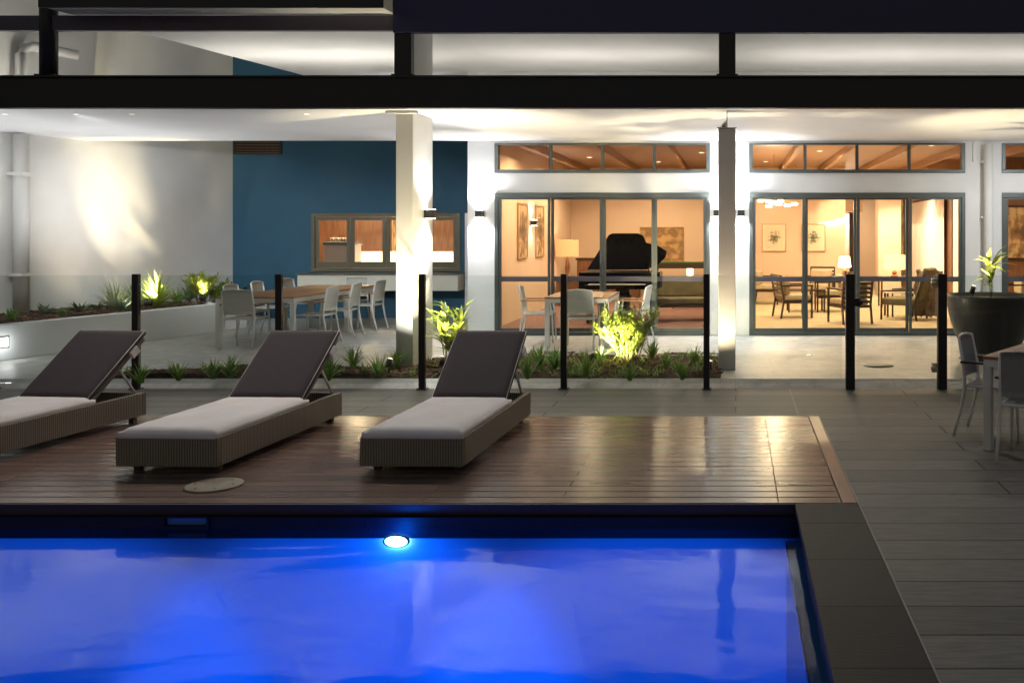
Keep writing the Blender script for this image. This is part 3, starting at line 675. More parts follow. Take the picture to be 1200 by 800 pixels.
# ================================================================== LOUNGERS
def make_lounger():
    t = thing('sun_lounger', (0, 0, 0), 'x', 'sun lounger', 'wicker sun loungers on the deck')
    # local: foot end at y=0, head end at y=1.95, centred in x
    mb = MB(); h0, h1 = .055, .265
    mb.box(-.38, .38, 0, .045, h0, h1); mb.box(-.38, .38, 1.905, 1.95, h0, h1)
    mb.box(-.38, -.335, .046, 1.904, h0, h1); mb.box(.335, .38, .046, 1.904, h0, h1)
    mb.build('frame', M['wicker'], t, .006)
    mb = MB(); mb.box(-.334, .334, .046, 1.34, .17, .235); mb.build('seat_base', M['wicker'], t)
    mb = MB()
    for k in range(9): mb.box(-.334, .334, 1.37+k*.06, 1.40+k*.06, .15, .165)
    mb.build('slat_base', M['darkwood'], t)
    for sx in (-.3, .3):
        for yy in (.14, 1.88):
            mb = MB(); mb.box(sx-.025, sx+.025, yy-.025, yy+.025, 0, h0-.001); mb.build('leg', M['black'], t, .003)
    def cushion(w_, l, th):
        mb = MB(); nx, ny = 14, 24; vs = []
        def pt(i, j, top):
            x = -w_/2+w_*i/nx; y = l*j/ny
            e = min(i/nx, 1-i/nx)*w_; g_ = min(j/ny, 1-j/ny)*l
            d = min(1, e/.05)**.5*min(1, g_/.05)**.5
            puff = th/2*(.35+.65*d) + .006*sin(pi*i/nx)*sin(pi*j/ny) + (.0022*sin(i*1.7+j*.6)*sin(j*.9+1) if 0 < i < nx and 0 < j < ny else 0)
            return (x, y, th/2 + (puff if top else -th/2*(.6+.4*d)))
        for top in (0, 1):
            for j in range(ny+1):
                for i in range(nx+1): vs.append(pt(i, j, top))
        N = (nx+1)*(ny+1)
        fs = [(j*(nx+1)+i, (j+1)*(nx+1)+i, (j+1)*(nx+1)+i+1, j*(nx+1)+i+1) for j in range(ny) for i in range(nx)]
        fs += [tuple(N+q for q in f_[::-1]) for f_ in fs]
        for i in range(nx): fs += [(i, i+1, N+i+1, N+i), (ny*(nx+1)+i+1, ny*(nx+1)+i, N+ny*(nx+1)+i, N+ny*(nx+1)+i+1)]
        for j in range(ny): fs += [((j+1)*(nx+1), j*(nx+1), N+j*(nx+1), N+(j+1)*(nx+1)), (j*(nx+1)+nx, (j+1)*(nx+1)+nx, N+(j+1)*(nx+1)+nx, N+j*(nx+1)+nx)]
        mb.add(vs, fs, True); return mb
    o = cushion(.73, 1.36, .085).build('seat_cushion', M['cushion'], t, loc=(0, .0, .242))
    def piping(w_, l, z):
        mb = MB(); a = w_/2-.004
        mb.tube([(-a, .004, z), (a, .004, z), (a, l-.004, z), (-a, l-.004, z), (-a, .004, z)], .005, 6, False); return mb
    piping(.73, 1.36, .055).build('piping', M['cushion'], o)
    A = radians(37)
    bk = Matrix.Translation((0, 1.33, .27)) @ Matrix.Rotation(A, 4, 'X')
    mb = MB(); mb.box(-.31, .31, .02, .84, -.045, -.012, bk); bf = mb.build('backrest', M['wicker'], t, .004)
    mb = cushion(.66, .87, .07); mb.v = [tuple(bk @ Vector(v)) for v in mb.v]; cu = mb.build('back_cushion', M['cushion_shaded'], t)
    mb = piping(.66, .87, .045); mb.v = [tuple(bk @ Vector(v)) for v in mb.v]; mb.build('piping', M['cushion'], cu)
    for s in (-1, 1):
        mb = MB(); mb.box(s*.335-.012, s*.335+.012, .60, .70, -.05, .02, bk); mb.build('strap', M['cushion'], bf, .003)
    e = bk @ Vector((0, .45, -.05))
    for s in (-1, 1):
        mb = MB(); mb.tube([(s*.30, e.y, e.z), (s*.30, e.y+.20, .25)], .011, 8); mb.build('strut', M['silver_metal'], t)
    mb = MB(); mb.tube([(-.3, e.y+.2, .25), (.3, e.y+.2, .25)], .01, 8); mb.build('cross_bar', M['silver_metal'], t)
    return t
lo = make_lounger(); lo['label'] = 'wicker sun lounger nearest the open deck, rightmost of the three'
lo.location = (-2.36, 6.70, 0); lo.rotation_euler = (0, 0, -radians(1.8))
place(lo, (-4.14, 6.70, 0), -radians(2.2), 'middle wicker sun lounger, beside the round skimmer lid')
place(lo, (-6.07, 6.72, 0), -radians(5.2), 'wicker sun lounger cut off by the left edge of the photo')

# ================================================================== PATIO CHAIRS AND TABLES
def make_chair(metal, fabric, wood_, cat='chair'):
    t = thing('patio_chair', (0, 0, 0), 'x', 'chair')
    for s in (-1, 1):
        mb = MB(); mb.tube([(s*.225, -.31, 0), (s*.222, -.25, .22), (s*.218, -.215, .42), (s*.214, -.225, .60), (s*.205, -.27, .84)], [.012, .014, .016, .015, .012], 8)
        mb.build('leg', metal, t)
        mb = MB(); mb.tube([(s*.235, .24, 0), (s*.228, .225, .42), (s*.225, .19, .625)], [.012, .014, .013], 8); mb.build('leg', metal, t)
        mb = MB(); mb.box(s*.232-.024, s*.232+.024, -.245, .235, .632, .652); mb.build('armrest', wood_, t, .006)
    mb = MB(); mb.tube([(-.21, -.215, .435), (.21, -.215, .435), (.21, .22, .435), (-.21, .22, .435), (-.21, -.215, .435)], .014, 8, False); mb.build('seat_frame', metal, t)
    mb = MB(); mb.box(-.2, .2, -.205, .21, .436, .452); mb.build('seat', fabric, t, .006)
    mb = MB(); vs = []; nx, nz = 10, 6
    for k in range(2):
        for j in range(nz+1):
            z = .50+.345*j/nz; y = -.218-.055*(j/nz)**1.2
            for i in range(nx+1):
                x = -.205+.41*i/nx; vs.append((x, y-.025*(1-(2*i/nx-1)**2)-k*.008, z + (.012*(1-(2*i/nx-1)**2) if j == nz else 0)))
    N = (nx+1)*(nz+1); fs = [(j*(nx+1)+i, j*(nx+1)+i+1, (j+1)*(nx+1)+i+1, (j+1)*(nx+1)+i) for j in range(nz) for i in range(nx)]
    fs += [tuple(N+q for q in f_[::-1]) for f_ in fs]
    fs += [(i+1+nz*(nx+1), i+nz*(nx+1), N+i+nz*(nx+1), N+i+1+nz*(nx+1)) for i in range(nx)] + [(i, i+1, N+i+1, N+i) for i in range(nx)]
    mb.add(vs, fs, True); mb.build('backrest', fabric, t)
    mb = MB(); mb.tube([(-.205, -.27, .838), (-.1, -.29, .855), (0, -.297, .86), (.1, -.29, .855), (.205, -.27, .838)], .011, 8); mb.build('top_rail', metal, t)
    return t
def make_table(w_, l, h, n=None, metal=None, cat='table'):
    metal = metal or M['white_metal']
    t = thing('patio_table', (0, 0, 0), 'x', 'table')
    a, b = w_/2, l/2
    mb = MB(); n = n or int(w_/.095); q = w_/n
    for k in range(n): mb.box(-a+k*q+.0025, -a+(k+1)*q-.0025, -b, b, h-.025, h)
    mb.build('tabletop', M['teak'], t, .003)
    mb = MB(); mb.box(-a+.01, a-.01, -b+.01, -b+.05, h-.085, h-.026); mb.box(-a+.01, a-.01, b-.05, b-.01, h-.085, h-.026)
    mb.box(-a+.01, -a+.05, -b+.051, b-.051, h-.085, h-.026); mb.box(a-.05, a-.01, -b+.051, b-.051, h-.085, h-.026)
    mb.build('table_frame', metal, t, .003)
    for sx in (-1, 1):
        for sy in (-1, 1):
            mb = MB(); cx, cy = sx*(a-.04), sy*(b-.04); mb.box(cx-.032, cx+.032, cy-.032, cy+.032, 0, h-.087); mb.build('leg', metal, t, .004)
    return t
CG = 'white mesh chairs with teak arms on the terrace'
ch = make_chair(M['white_metal'], M['mesh_fabric'], M['teak_arm']); ch['group'] = CG
ch['label'] = 'white chair with its back to the pool at the near end of the long table'
ch.location = (-7.12, 13.40, TZ); ch.rotation_euler = (0, 0, .06)
for x, y, rz, lb in (
    (-6.36, 13.95, pi/2, 'nearest white chair on the right side of the long teak table'),
    (-6.36, 14.82, pi/2+.05, 'middle white chair on the right side of the long teak table'),
    (-6.36, 15.83, pi/2-.04, 'farthest white chair on the right side, nearest the blade column'),
    (-7.68, 14.5, -pi/2, 'nearest white chair on the planter side of the long teak table'),
    (-7.70, 15.35, -pi/2+.05, 'middle white chair on the planter side of the long teak table'),
    (-7.68, 16.35, -pi/2, 'farthest white chair on the planter side, near the blue wall'),
    (-6.98, 16.72, pi, 'grey backed chair at the far end, under the servery counter'),
    (-2.25, 13.42, 0.0, 'white chair with its back to the pool in front of the left doors'),
    (-3.03, 14.2, -pi/2+.1, 'white chair left of the small table at the left glass doors'),
    (-1.60, 14.2, pi/2-.12, 'white chair right of the small table, beside the lit bush')):
    place(ch, (x, y, TZ), rz, lb, CG)
t1 = make_table(1.16, 1.95, .74); t1['label'] = 'long teak topped table with white frame on the left terrace'; t1.location = (-6.99, 14.36, TZ); t1['group'] = 'teak topped tables'
t2 = make_table(1.16, 1.05, .74); t2['label'] = 'square teak topped table butted against the far end of the long one'; t2.location = (-6.99, 15.89, TZ); t2['group'] = 'teak topped tables'
t3 = make_table(.94, 1.25, .74); t3['label'] = 'small teak topped table in front of the left glass doors'; t3.location = (-2.30, 13.95, TZ); t3['group'] = 'teak topped tables'
ang = -math.atan2(.6, .85)
t4 = make_table(.95, 1.6, .76, metal=M['silver_metal']); t4['label'] = 'teak topped table on the dark paving at the right edge'; t4['group'] = 'teak topped tables'
u = Vector((sin(-ang), cos(ang), 0)); v = Vector((cos(ang), sin(ang), 0))
ct4 = Vector((1.99, 7.45, 0)) + u*.80 + v*.475; t4.location = ct4; t4.rotation_euler = (0, 0, ang)
cf = make_chair(M['silver_metal'], M['mesh_shaded'], M['darkwood']); cf['group'] = 'silver framed chairs on the pool paving'  # same chair as on the terrace, mesh and arms darkened as in shadow
cf['label'] = 'silver chair with shaded back at the left side of the right table'
cf.location = (2.27, 8.03, 0); cf.rotation_euler = (0, 0, ang - pi/2 + .1)
pos = Vector((1.99, 7.45, 0)) + v*.44 - u*.03
place(cf, (pos.x, pos.y, 0), ang + .10, 'silver chair with shaded seat at the near end of the right table', 'silver framed chairs on the pool paving')

# ================================================================== POT
pt = thing('bowl_planter', (3.37, 12.2, TZ), 'huge dark bowl planter standing left of the right glass doors', 'planter pot')
mb = MB(); R = .575
mb.lathe([(.40, 0), (.385, .03), (.355, .09), (.38, .16), (.45, .32), (.52, .52), (.56, .72), (R, .82), (R, .85), (.54, .855), (.53, .82), (.50, .79)], 56); mb.build('bowl', M['pot'], pt)
mb = MB(); mb.lathe([(.52, .80), (.3, .815), (.02, .825)], 32, capb=False, capt=True); mb.build('soil', M['soil'], pt)

# ================================================================== PLANTS
def blade(mb, base, az, length, lean, droop, width, n=6, fold=.25):
    p = Vector(base); d = Vector((cos(az), sin(az), 0)); side = Vector((-sin(az), cos(az), 0)); vs = []; a = lean
    step = length/n
    for i in range(n+1):
        t = i/n; wv = width*(.45+.9*sin(pi*min(1, t*.9+.08)))*(1-t**3) + .0008
        up = Vector((0, 0, 1))*cos(a) + d*sin(a); nrm = d*cos(a) - Vector((0, 0, 1))*sin(a)
        vs += [p - side*wv/2 - nrm*wv*fold*.5, p + nrm*0, p + side*wv/2 - nrm*wv*fold*.5]
        p = p + up*step; a += droop/n*(.4+1.2*t)
    mb.add(vs, [f_ for i in range(n) for f_ in ((i*3, i*3+1, i*3+4, i*3+3), (i*3+1, i*3+2, i*3+5, i*3+4))], True)
def strappy(x, y, z, r, h, n, m, label, cat='plant', name='strappy_plant', width=.012, group=None, lean=(.1, .9), droop=1.2):
    mb = MB()
    for k in range(n):
        az = random.uniform(0, 2*pi); ln = h*random.uniform(.6, 1.1)
        blade(mb, (random.uniform(-.02, .02), random.uniform(-.02, .02), 0), az, ln, random.uniform(*lean), random.uniform(.3, droop), width*random.uniform(.7, 1.2))
    o = mb.build(name, m, loc=(x, y, z)); return tag(o, label, cat, group)
def cane_plant(x, y, z, h, nst, m, label, spread=.16, leaf=.13, name='bamboo_palm', nl=9, width=.016, per=7, group=None):
    t = thing(name, (x, y, z), label, 'plant', group)
    st = MB(); lf = MB()
    for s in range(nst):
        az = random.uniform(0, 2*pi); r = random.uniform(0, spread*.35); hh = h*random.uniform(.55, 1); ln = random.uniform(.05, 1)*spread
        p0 = Vector((r*cos(az), r*sin(az), 0)); p1 = p0 + Vector((cos(az)*ln*.4, sin(az)*ln*.4, hh*.55)); p2 = p0 + Vector((cos(az)*ln, sin(az)*ln, hh))
        st.tube([p0, p1, p2], [.006, .005, .003], 5)
        for k in range(nl):
            tt = .25+.75*(k+random.random())/nl
            q = p0.lerp(p1, tt*2) if tt < .5 else p1.lerp(p2, tt*2-1)
            a0 = random.uniform(0, 2*pi)
            for j in range(per):
                blade(lf, q, a0 + random.uniform(-.9, .9), leaf*random.uniform(.6, 1.15), random.uniform(.5, 1.5), random.uniform(.2, 1.1), width, n=4)
    st.build('stem', M['stem'], t); lf.build('foliage', m, t)
    return t
def W(px, py, z): s = (py-272)/(1.76-z); return ((px-862)/s, 1080/s)
BG = 'small strappy plants in the bark bed'
bz = TZ+.02
bedp = [(165, 446, .30, 'strappy plant at the base of the far left fence post'), (209, 443, .32, 'spiky green clump at the left of the bed, between two loungers'),
 (250, 441, .28, 'green clump left of the middle lounger backrest'), (270, 440, .30, 'green clump touching the middle lounger backrest'),
 (384, 443, .30, 'green clump just right of the middle lounger backrest'), (414, 428, .27, 'small clump at the back of the bed left of the blade column'),
 (443, 438, .30, 'bright clump in front of the blade column'), (464, 430, .34, 'yellow lit clump at the foot of the blade column'),
 (618, 441, .34, 'green clump beside the right lounger backrest'), (632, 428, .30, 'green clump at the back of the bed right of the right lounger'),
 (650, 431, .30, 'green clump just left of the fourth fence post'), (686, 440, .34, 'green clump left of the small black garden spotlight'),
 (702, 424, .26, 'low clump at the left foot of the lit bush'), (738, 443, .24, 'small clump at the front of the bed below the lit bush'),
 (764, 419, .30, 'leafy clump right of the lit bush'), (781, 428, .26, 'low yellow green clump between the lit bush and last post'),
 (799, 442, .34, 'large green clump left of the last slim fence post'), (815, 425, .32, 'green clump at the right end of the bed, behind the last post')]
for px, py, h, lb in bedp:
    x, y = W(px, py, bz+.03); strappy(x, y, bz, .1, h*random.uniform(.85, 1.15), random.randint(34, 60), M['leaf_green'], lb, width=random.choice((.013, .017, .022)), group=BG, lean=(.05, .8), droop=1.1)
x, y = W(512, 432, bz); cane_plant(x, y+.35, bz, .80, 8, M['leaf_yellow'], 'tall arching lit plant beside the base of the blade column', .40, .26, nl=6, width=.03, per=4)
x, y = W(735, 428, bz); cane_plant(x, y+.25, bz, .74, 46, M['leaf_yellow'], 'dense lime green bush lit from below in front of left doors', .42, .13, name='bamboo_bush', nl=10, width=.013, per=6)
random.seed(21)
gc = MB()
for _ in range(150):
    x, y = bedpt()
    if random.random() < .35: x = random.uniform(-2.9, -.3)
    for k in range(random.randint(5, 11)): blade(gc, (x+random.uniform(-.04, .04), y+random.uniform(-.03, .03), bz), random.uniform(0, 6.28), random.uniform(.04, .15), random.uniform(.2, 1.3), .6, .012, n=3)
tag(gc.build('ground_cover', M['leaf_green']), 'low green ground cover sprouting through the bark bed', 'ground cover', kind='stuff')
pz = TZ+.45
def PP(px, t):                             # point on the planter soil at picture column px, t from wall (0) to front edge (1)
    k = (862-px)/1080; yw = 14.104/(k+.238); yf = 12.446/(k+.238); y = yw+(yf-yw)*t; return -k*y, y
for px, py, kind, h, lb in (
    (14, .7, 's', .22, 'low green plant at the left end of the planter'), (52, .35, 'g', .20, 'low pale rosette left in the planter, beside the downpipe'),
    (93, .55, 'g', .24, 'pale green rosette left of the round grassy clump'), (112, .3, 'g', .18, 'tiny pale rosette between the rosette and grassy clump'),
    (135, .45, 'a', .42, 'round grey green grassy clump left of the first fence post'), (141, .75, 'g', .26, 'broad pale rosette in front of the round grassy clump'),
    (208, .5, 's', .34, 'green clump between the two glowing planter plants'),
    (222, .25, 'a', .34, 'grassy clump against the wall left of the glowing bush'), (72, .7, 's', .16, 'tiny green plant between the two left rosettes'),
    (256, .7, 's', .30, 'green clump right of the glowing bush at the planter end'), (158, .25, 'a', .34, 'grassy clump half hidden behind the first fence post')):
    x, y = PP(px, py)
    if kind == 'a': strappy(x, y, pz, .1, h*1.35, 120, M['leaf_grey'], lb, name='grass_clump', width=.012, lean=(0, 1.3), droop=.9)
    elif kind == 'g': strappy(x, y, pz, .1, h, 40, M['leaf_grey'], lb, name='rosette_plant', width=.045, lean=(.3, 1.3), droop=.9)
    else: strappy(x, y, pz, .1, h, 60, M['leaf_green'], lb, width=.018)
lx1, ly1 = PP(180, .68); lx2, ly2 = PP(236, .6)
strappy(lx1-.02, ly1+.12, pz, .1, .60, 190, M['leaf_yellow'], 'glowing yellow spiky plant in the planter right of the first post', name='lit_spiky_plant', width=.017, lean=(0, 1.25), droop=1.0)
cane_plant(lx2-.02, ly2+.12, pz, .50, 36, M['leaf_yellow'], 'glowing yellow green bush at the right end of the planter', .40, .13, name='lit_bush', nl=9, width=.016, per=5)
for dx, dy, h, lb in ((.55, .9, .55, 'dark broad leaved plant in front of the blue wall corner'), (.2, 1.15, .5, 'dark leafy plant behind the glowing bush')):
    o = strappy(lx2+dx-.35, ly2+dy, pz-.1, .1, h, 26, M['leaf_dark'], lb, name='broad_leaf_plant', width=.11, lean=(.2, 1.1), droop=1.2)
o = cane_plant(3.33, 12.0, TZ+.80, .55, 2, M['leaf_yellow'], 'bright lime green young palm growing in the bowl planter', .05, .30, name='potted_palm', nl=4, width=.05, per=2)
o['label'] = 'bright lime green young palm growing in the bowl planter'
fx = MB()
for az, ln, le in ((-.1, .42, .9), (.35, .34, .75), (-.5, .34, 1.3), (2.6, .26, 1.0), (3.3, .22, .7), (-.9, .25, 1.7)):
    blade(fx, (.0, 0, .44), az, ln, le, .8, .055, n=8)
fx.build('foliage', M['leaf_yellow'], o)

# garden spotlights
def garden_spot(x, y, z, target, power, label, angle=70, col=YEL):
    t = thing('garden_spotlight', (x, y, z), label, 'spotlight', 'small garden spotlights')
    d = (Vector(target)-Vector((x, y, z+.12))).normalized()
    mb = MB(); mb.tube([(0, 0, -.02), (0, 0, .10)], .008, 6); mb.build('spike', M['black'], t)
    c0 = Vector((0, 0, .12)); mb = MB(); mb.tube([c0-d*.06, c0+d*.045], .032, 14); mb.build('lamp_housing', M['black'], t)
    mb = MB(); mb.tube([c0+d*.0455, c0+d*.05], .026, 14); mb.build('lens', M['spot_lens'], t)
    lamp('SPOT', Vector((x, y, z))+c0+d*.06, power, col, target, size=.02, angle=angle, blend=.7)
garden_spot(lx1+.08, ly1-.20, pz, (lx1-.12, ly1+.6, 1.8), 190, 'spotlight under the yellow spiky plant in the planter', 95)
garden_spot(lx2+.08, ly2-.14, pz, (lx2-.15, ly2+.6, 1.8), 190, 'spotlight under the glowing bush at the right end of planter', 95)
x, y = PP(172, .70); garden_spot(x, y-.02, pz, (x-.75, y+1.3, 2.7), 17, 'spotlight washing the cream wall through the spiky plant', 75, NEUT)
x, y = PP(156, .8); garden_spot(x, y, pz, (x-.9, y+.8, 1.6), 11, 'spotlight aimed through the round grassy clump', 110, WARM)
x, y = W(488, 436, bz); garden_spot(x-.25, y-.2, bz+.02, (x+.1, y+.8, 2.6), 36, 'spotlight at the foot of the blade column', 100, (1, .92, .78))
x, y = W(697, 428, bz); garden_spot(x, y-.12, bz+.02, (x+.5, y+.4, .70), 260, 'small black garden spotlight aimed at the lit bush', 110)
x, y = W(520, 436, bz); garden_spot(x, y-.05, bz+.02, (x-.1, y+.5, 1.2), 200, 'spotlight under the tall arching plant', 80)

garden_spot(3.05, 11.85, TZ+.82, (3.4, 12.1, 2.0), 90, 'small spotlight in the soil of the bowl planter', 90)
garden_spot(-.30, 10.68, bz, (-.12, 11.24, 1.3), 30, 'spotlight at the right end of the bed aimed up the slim column', 120, WARM)
# ================================================================== INTERIOR FURNITURE
def lattice_chair(seatm):
    t = thing('armchair', (0, 0, 0), 'x', 'armchair')
    for s in (-1, 1):
        mb = MB(); mb.tube([(s*.29, -.33, 0), (s*.29, -.27, .35), (s*.29, -.36, .84)], .024, 4, smooth=False); mb.build('leg', M['darkwood'], t)
        mb = MB(); mb.tube([(s*.29, .3, 0), (s*.29, .3, .62)], .024, 4, smooth=False); mb.build('leg', M['darkwood'], t)
        mb = MB(); mb.box(s*.29-.03, s*.29+.03, -.31, .33, .62, .65); mb.build('armrest', M['darkwood'], t, .005)
    mb = MB()
    for k in range(6):
        z = .38+k*.085; y = -.28-.075*(z-.35)/.45; mb.box(-.28, .28, y-.012, y+.008, z, z+.045)
    mb.build('ladder_back', M['darkwood'], t)
    mb = MB(); mb.box(-.28, .28, -.26, .3, .29, .34); mb.build('seat_rail', M['darkwood'], t)
    mb = MB(); mb.box(-.265, .265, -.25, .32, .345, .45); mb.build('seat_cushion', seatm, t, .03, 3)
    mb = MB(); mb.box(-.26, .26, -.24, -.13, .455, .78); mb.build('back_cushion', seatm, t, .035, 3)
    return t
AG = 'dark wood armchairs in the lounge'
ac = lattice_chair(M['upholstery']); ac['group'] = AG; ac['label'] = 'dark ladder back armchair nearest the left middle door pane'
def WI(px, py): return W(px, py, TZ)
x, y = WI(930, 373); ac.location = (x, y+.3, TZ); ac.rotation_euler = (0, 0, -pi/2+.25)
for px, py, rz, lb in ((998, 380, .35, 'dark ladder back armchair with its back to us behind the gate post'),
                       (899, 357, -pi/2-.2, 'armchair farthest left against the back wall of the lounge'),
                       (962, 356, pi-.3, 'armchair facing us below the right botanical print'),
                       (975, 366, pi/2, 'armchair facing left beside the lounge side table'),
                       (1190, 372, pi/2, 'dark armchair behind the right glass doors')):
    x, y = WI(px, py); place(ac, (x, y+.3, TZ), rz, lb, AG)
x, y = WI(1055, 376)
ea = thing('easy_chair', (x+.15, y+.4, TZ), 'dark low easy chair with olive cushions behind the gate', 'armchair', rz=pi/2-.5)
for s in (-1, 1):
    mb = MB(); mb.tube([(s*.33, -.35, 0), (s*.33, -.3, .3), (s*.33, -.5, .95)], .022, 6); mb.build('leg', M['darkwood'], ea)
    mb = MB(); mb.tube([(s*.33, .35, 0), (s*.33, .35, .55), (s*.33, -.3, .58)], .022, 6); mb.build('armrest', M['darkwood'], ea)
mb = MB(); mb.box(-.31, .31, -.32, .36, .28, .42); mb.build('seat_cushion', M['olive'], ea, .04, 3)
mb = MB(); mb.box(-.3, .3, -.06, .06, 0, .62, Matrix.Translation((0, -.34, .40)) @ Matrix.Rotation(.3, 4, 'X')); mb.build('back_cushion', M['olive'], ea, .04, 3)
tw = MB(); vs = []; nx, nz = 14, 20
for j in range(nz+1):
    for i in range(nx+1):
        tt = j/nz; xx = -.28+.5*i/nx+.03*sin(j*.6+i); z = .95-.9*tt+.02*sin(i*1.3)*1.0; yy = .08*sin(i*1.1+j*.2)*.5+.10*tt
        vs.append((xx, yy, z))
tw.add(vs, [(j*(nx+1)+i, j*(nx+1)+i+1, (j+1)*(nx+1)+i+1, (j+1)*(nx+1)+i) for j in range(nz) for i in range(nx)], True)
o = tw.build('throw_blanket', M['throw'], loc=(x+.62, y+.25, TZ)); o.modifiers.new('solid', 'SOLIDIFY').thickness = .012
tag(o, 'grey patterned throw hanging over the back of the easy chair', 'blanket')
def small_table(px, py, w_, d_, h, topm, label, name='side_table', dy=.2, rz=0):
    x, y = WI(px, py); t = thing(name, (x, y+dy, TZ), label, 'side table', None, rz)
    mb = MB(); mb.box(-w_/2, w_/2, -d_/2, d_/2, h-.03, h); mb.build('tabletop', topm, t, .005)
    for sx in (-1, 1):
        for sy in (-1, 1):
            mb = MB(); a, b = sx*(w_/2-.03), sy*(d_/2-.03); mb.box(a-.018, a+.018, b-.018, b+.018, 0, h-.031); mb.build('leg', M['darkwood'], t)
    return t
small_table(945, 366, .8, .6, .48, M['darkwood'], 'low dark coffee table between the lounge armchairs', 'coffee_table')
small_table(1052, 370, .55, .4, .50, M['white_plastic'], 'small pale topped table before the easy chair', dy=-.1)
small_table(991, 359, .55, .45, .66, M['white_plastic'], 'pale topped side table carrying the white lamp')
small_table(1050, 360, .7, .5, .68, M['darkwood'], 'dark side table carrying the amber lamp')
def table_lamp(x, y, z, r, h, base_h, shm, label, power, r2=None):
    t = thing('table_lamp', (x, y, z), label, 'lamp', 'table lamps indoors'); r2 = r2 or r
    mb = MB(); mb.lathe([(.08, 0), (.08, .02), (.03, .04), (.06, base_h*.4), (.04, base_h*.8), (.012, base_h), (.012, base_h+.05)], 16, capt=True); mb.build('lamp_base', M['midwood'] if power < 25 else M['white_plastic'], t)
    mb = MB(); mb.lathe([(r, base_h), (r2, base_h+h)], 28, capb=False); mb.build('lamp_shade', shm, t)
    mb = MB(); mb.ico((0, 0, base_h+h*.45), .035, 1.2, 10, 8); mb.build('bulb', M['bulb'], t)
    lamp('POINT', (x, y, z+base_h+h*.5), power, INT, size=.05)
x, y = WI(991, 359); table_lamp(x, y+.2, TZ+.66, .15, .24, .22, M['shade_white'], 'white table lamp on the side table below the middle mullion', 18, .12)
x, y = WI(1050, 360); table_lamp(x, y+.2, TZ+.68, .24, .32, .16, M['shade_orange'], 'amber lamp with wide drum shade behind the easy chair', 22)
x, y = -4.02+.05, 21.2; 
tl = thing('lamp_table', (x+.1, y, TZ), 'brown side table at the left wall carrying the tan lamp', 'side table')
mb = MB(); mb.box(-.25, .25, -.25, .25, .6, .64); mb.build('tabletop', M['midwood'], tl, .004)
mb = MB(); mb.box(-.22, .22, -.22, .22, 0, .6); mb.build('cabinet', M['midwood'], tl, .004)
table_lamp(x+.1, y, TZ+.64, .26, .38, .48, M['shade_tan'], 'tan drum lamp by the left wall behind the piano', 22)
# console and sideboard
sb = thing('sideboard', (-3.1, 22.6, TZ), 'brown wooden sideboard left of the piano', 'sideboard')
mb = MB(); mb.box(-.75, .75, -.25, .25, .1, 1.0); mb.build('cabinet', M['midwood'], sb, .01)
mb = MB(); mb.box(-.78, .78, -.27, .27, 1.001, 1.05); mb.build('top', M['darkwood'], sb, .005)
for s in (-1, 1):
    mb = MB(); mb.box(s*.7-.03, s*.7+.03, -.2, .2, 0, .099); mb.build('leg', M['darkwood'], sb)
cs = thing('console_table', (-1.25, 22.5, TZ), 'black console table with green edge at the back wall', 'console')
mb = MB(); mb.box(-.72, .72, -.2, .2, .80, .93); mb.build('top', M['darkwood'], cs, .01)
mb = MB(); mb.box(-.73, .73, -.21, .21, .931, .95); mb.build('runner', mat('green_felt', (.03, .12, .02), .8), cs)
for sx in (-1, 1):
    for sy in (-1, 1):
        mb = MB(); mb.tube([(sx*.66, sy*.16, 0), (sx*.70, sy*.16, .4), (sx*.66, sy*.16, .8)], .02, 6); mb.build('leg', M['darkwood'], cs)
table_lamp(-1.02, 20.6, TZ+.62, .07, .14, .10, M['shade_white'], 'tiny glowing candle lamp in front of the console', 8)
st2 = thing('side_table', (-1.02, 20.6, TZ), 'pale topped table under the tiny candle lamp', 'side table')
mb = MB(); mb.box(-.4, .4, -.3, .3, .58, .62); mb.build('tabletop', M['paper'], st2, .005)
for sx in (-1, 1):
    for sy in (-1, 1):
        mb = MB(); mb.box(sx*.36-.02, sx*.36+.02, sy*.26-.02, sy*.26+.02, 0, .579); mb.build('leg', M['darkwood'], st2)
# sofa
sf = thing('wooden_sofa', (-1.0, 17.7, TZ), 'dark framed bench sofa with olive cushions behind the left doors', 'sofa', rz=pi+.1)
for s in (-1, 1):
    mb = MB(); mb.tube([(s*.62, .3, 0), (s*.60, .28, .35), (s*.60, .28, .56)], .022, 6); mb.build('leg', M['darkwood'], sf)
    mb = MB(); mb.tube([(s*.66, -.36, 0), (s*.60, -.3, .35), (s*.62, -.42, .80)], .022, 6); mb.build('leg', M['darkwood'], sf)
    mb = MB(); mb.box(s*.61-.025, s*.61+.025, -.36, .32, .56, .59); mb.build('armrest', M['darkwood'], sf)
mb = MB(); mb.box(-.6, .6, -.3, .3, .26, .31); mb.build('seat_rail', M['darkwood'], sf)
mb = MB(); mb.box(-.57, .57, -.28, .3, .315, .43); mb.build('seat_cushion', M['olive'], sf, .03, 3)
mb = MB(); mb.box(-.57, .57, -.06, .06, 0, .4, Matrix.Translation((0, -.3, .42)) @ Matrix.Rotation(.25, 4, 'X')); mb.build('back_cushion', M['olive'], sf, .03, 3)
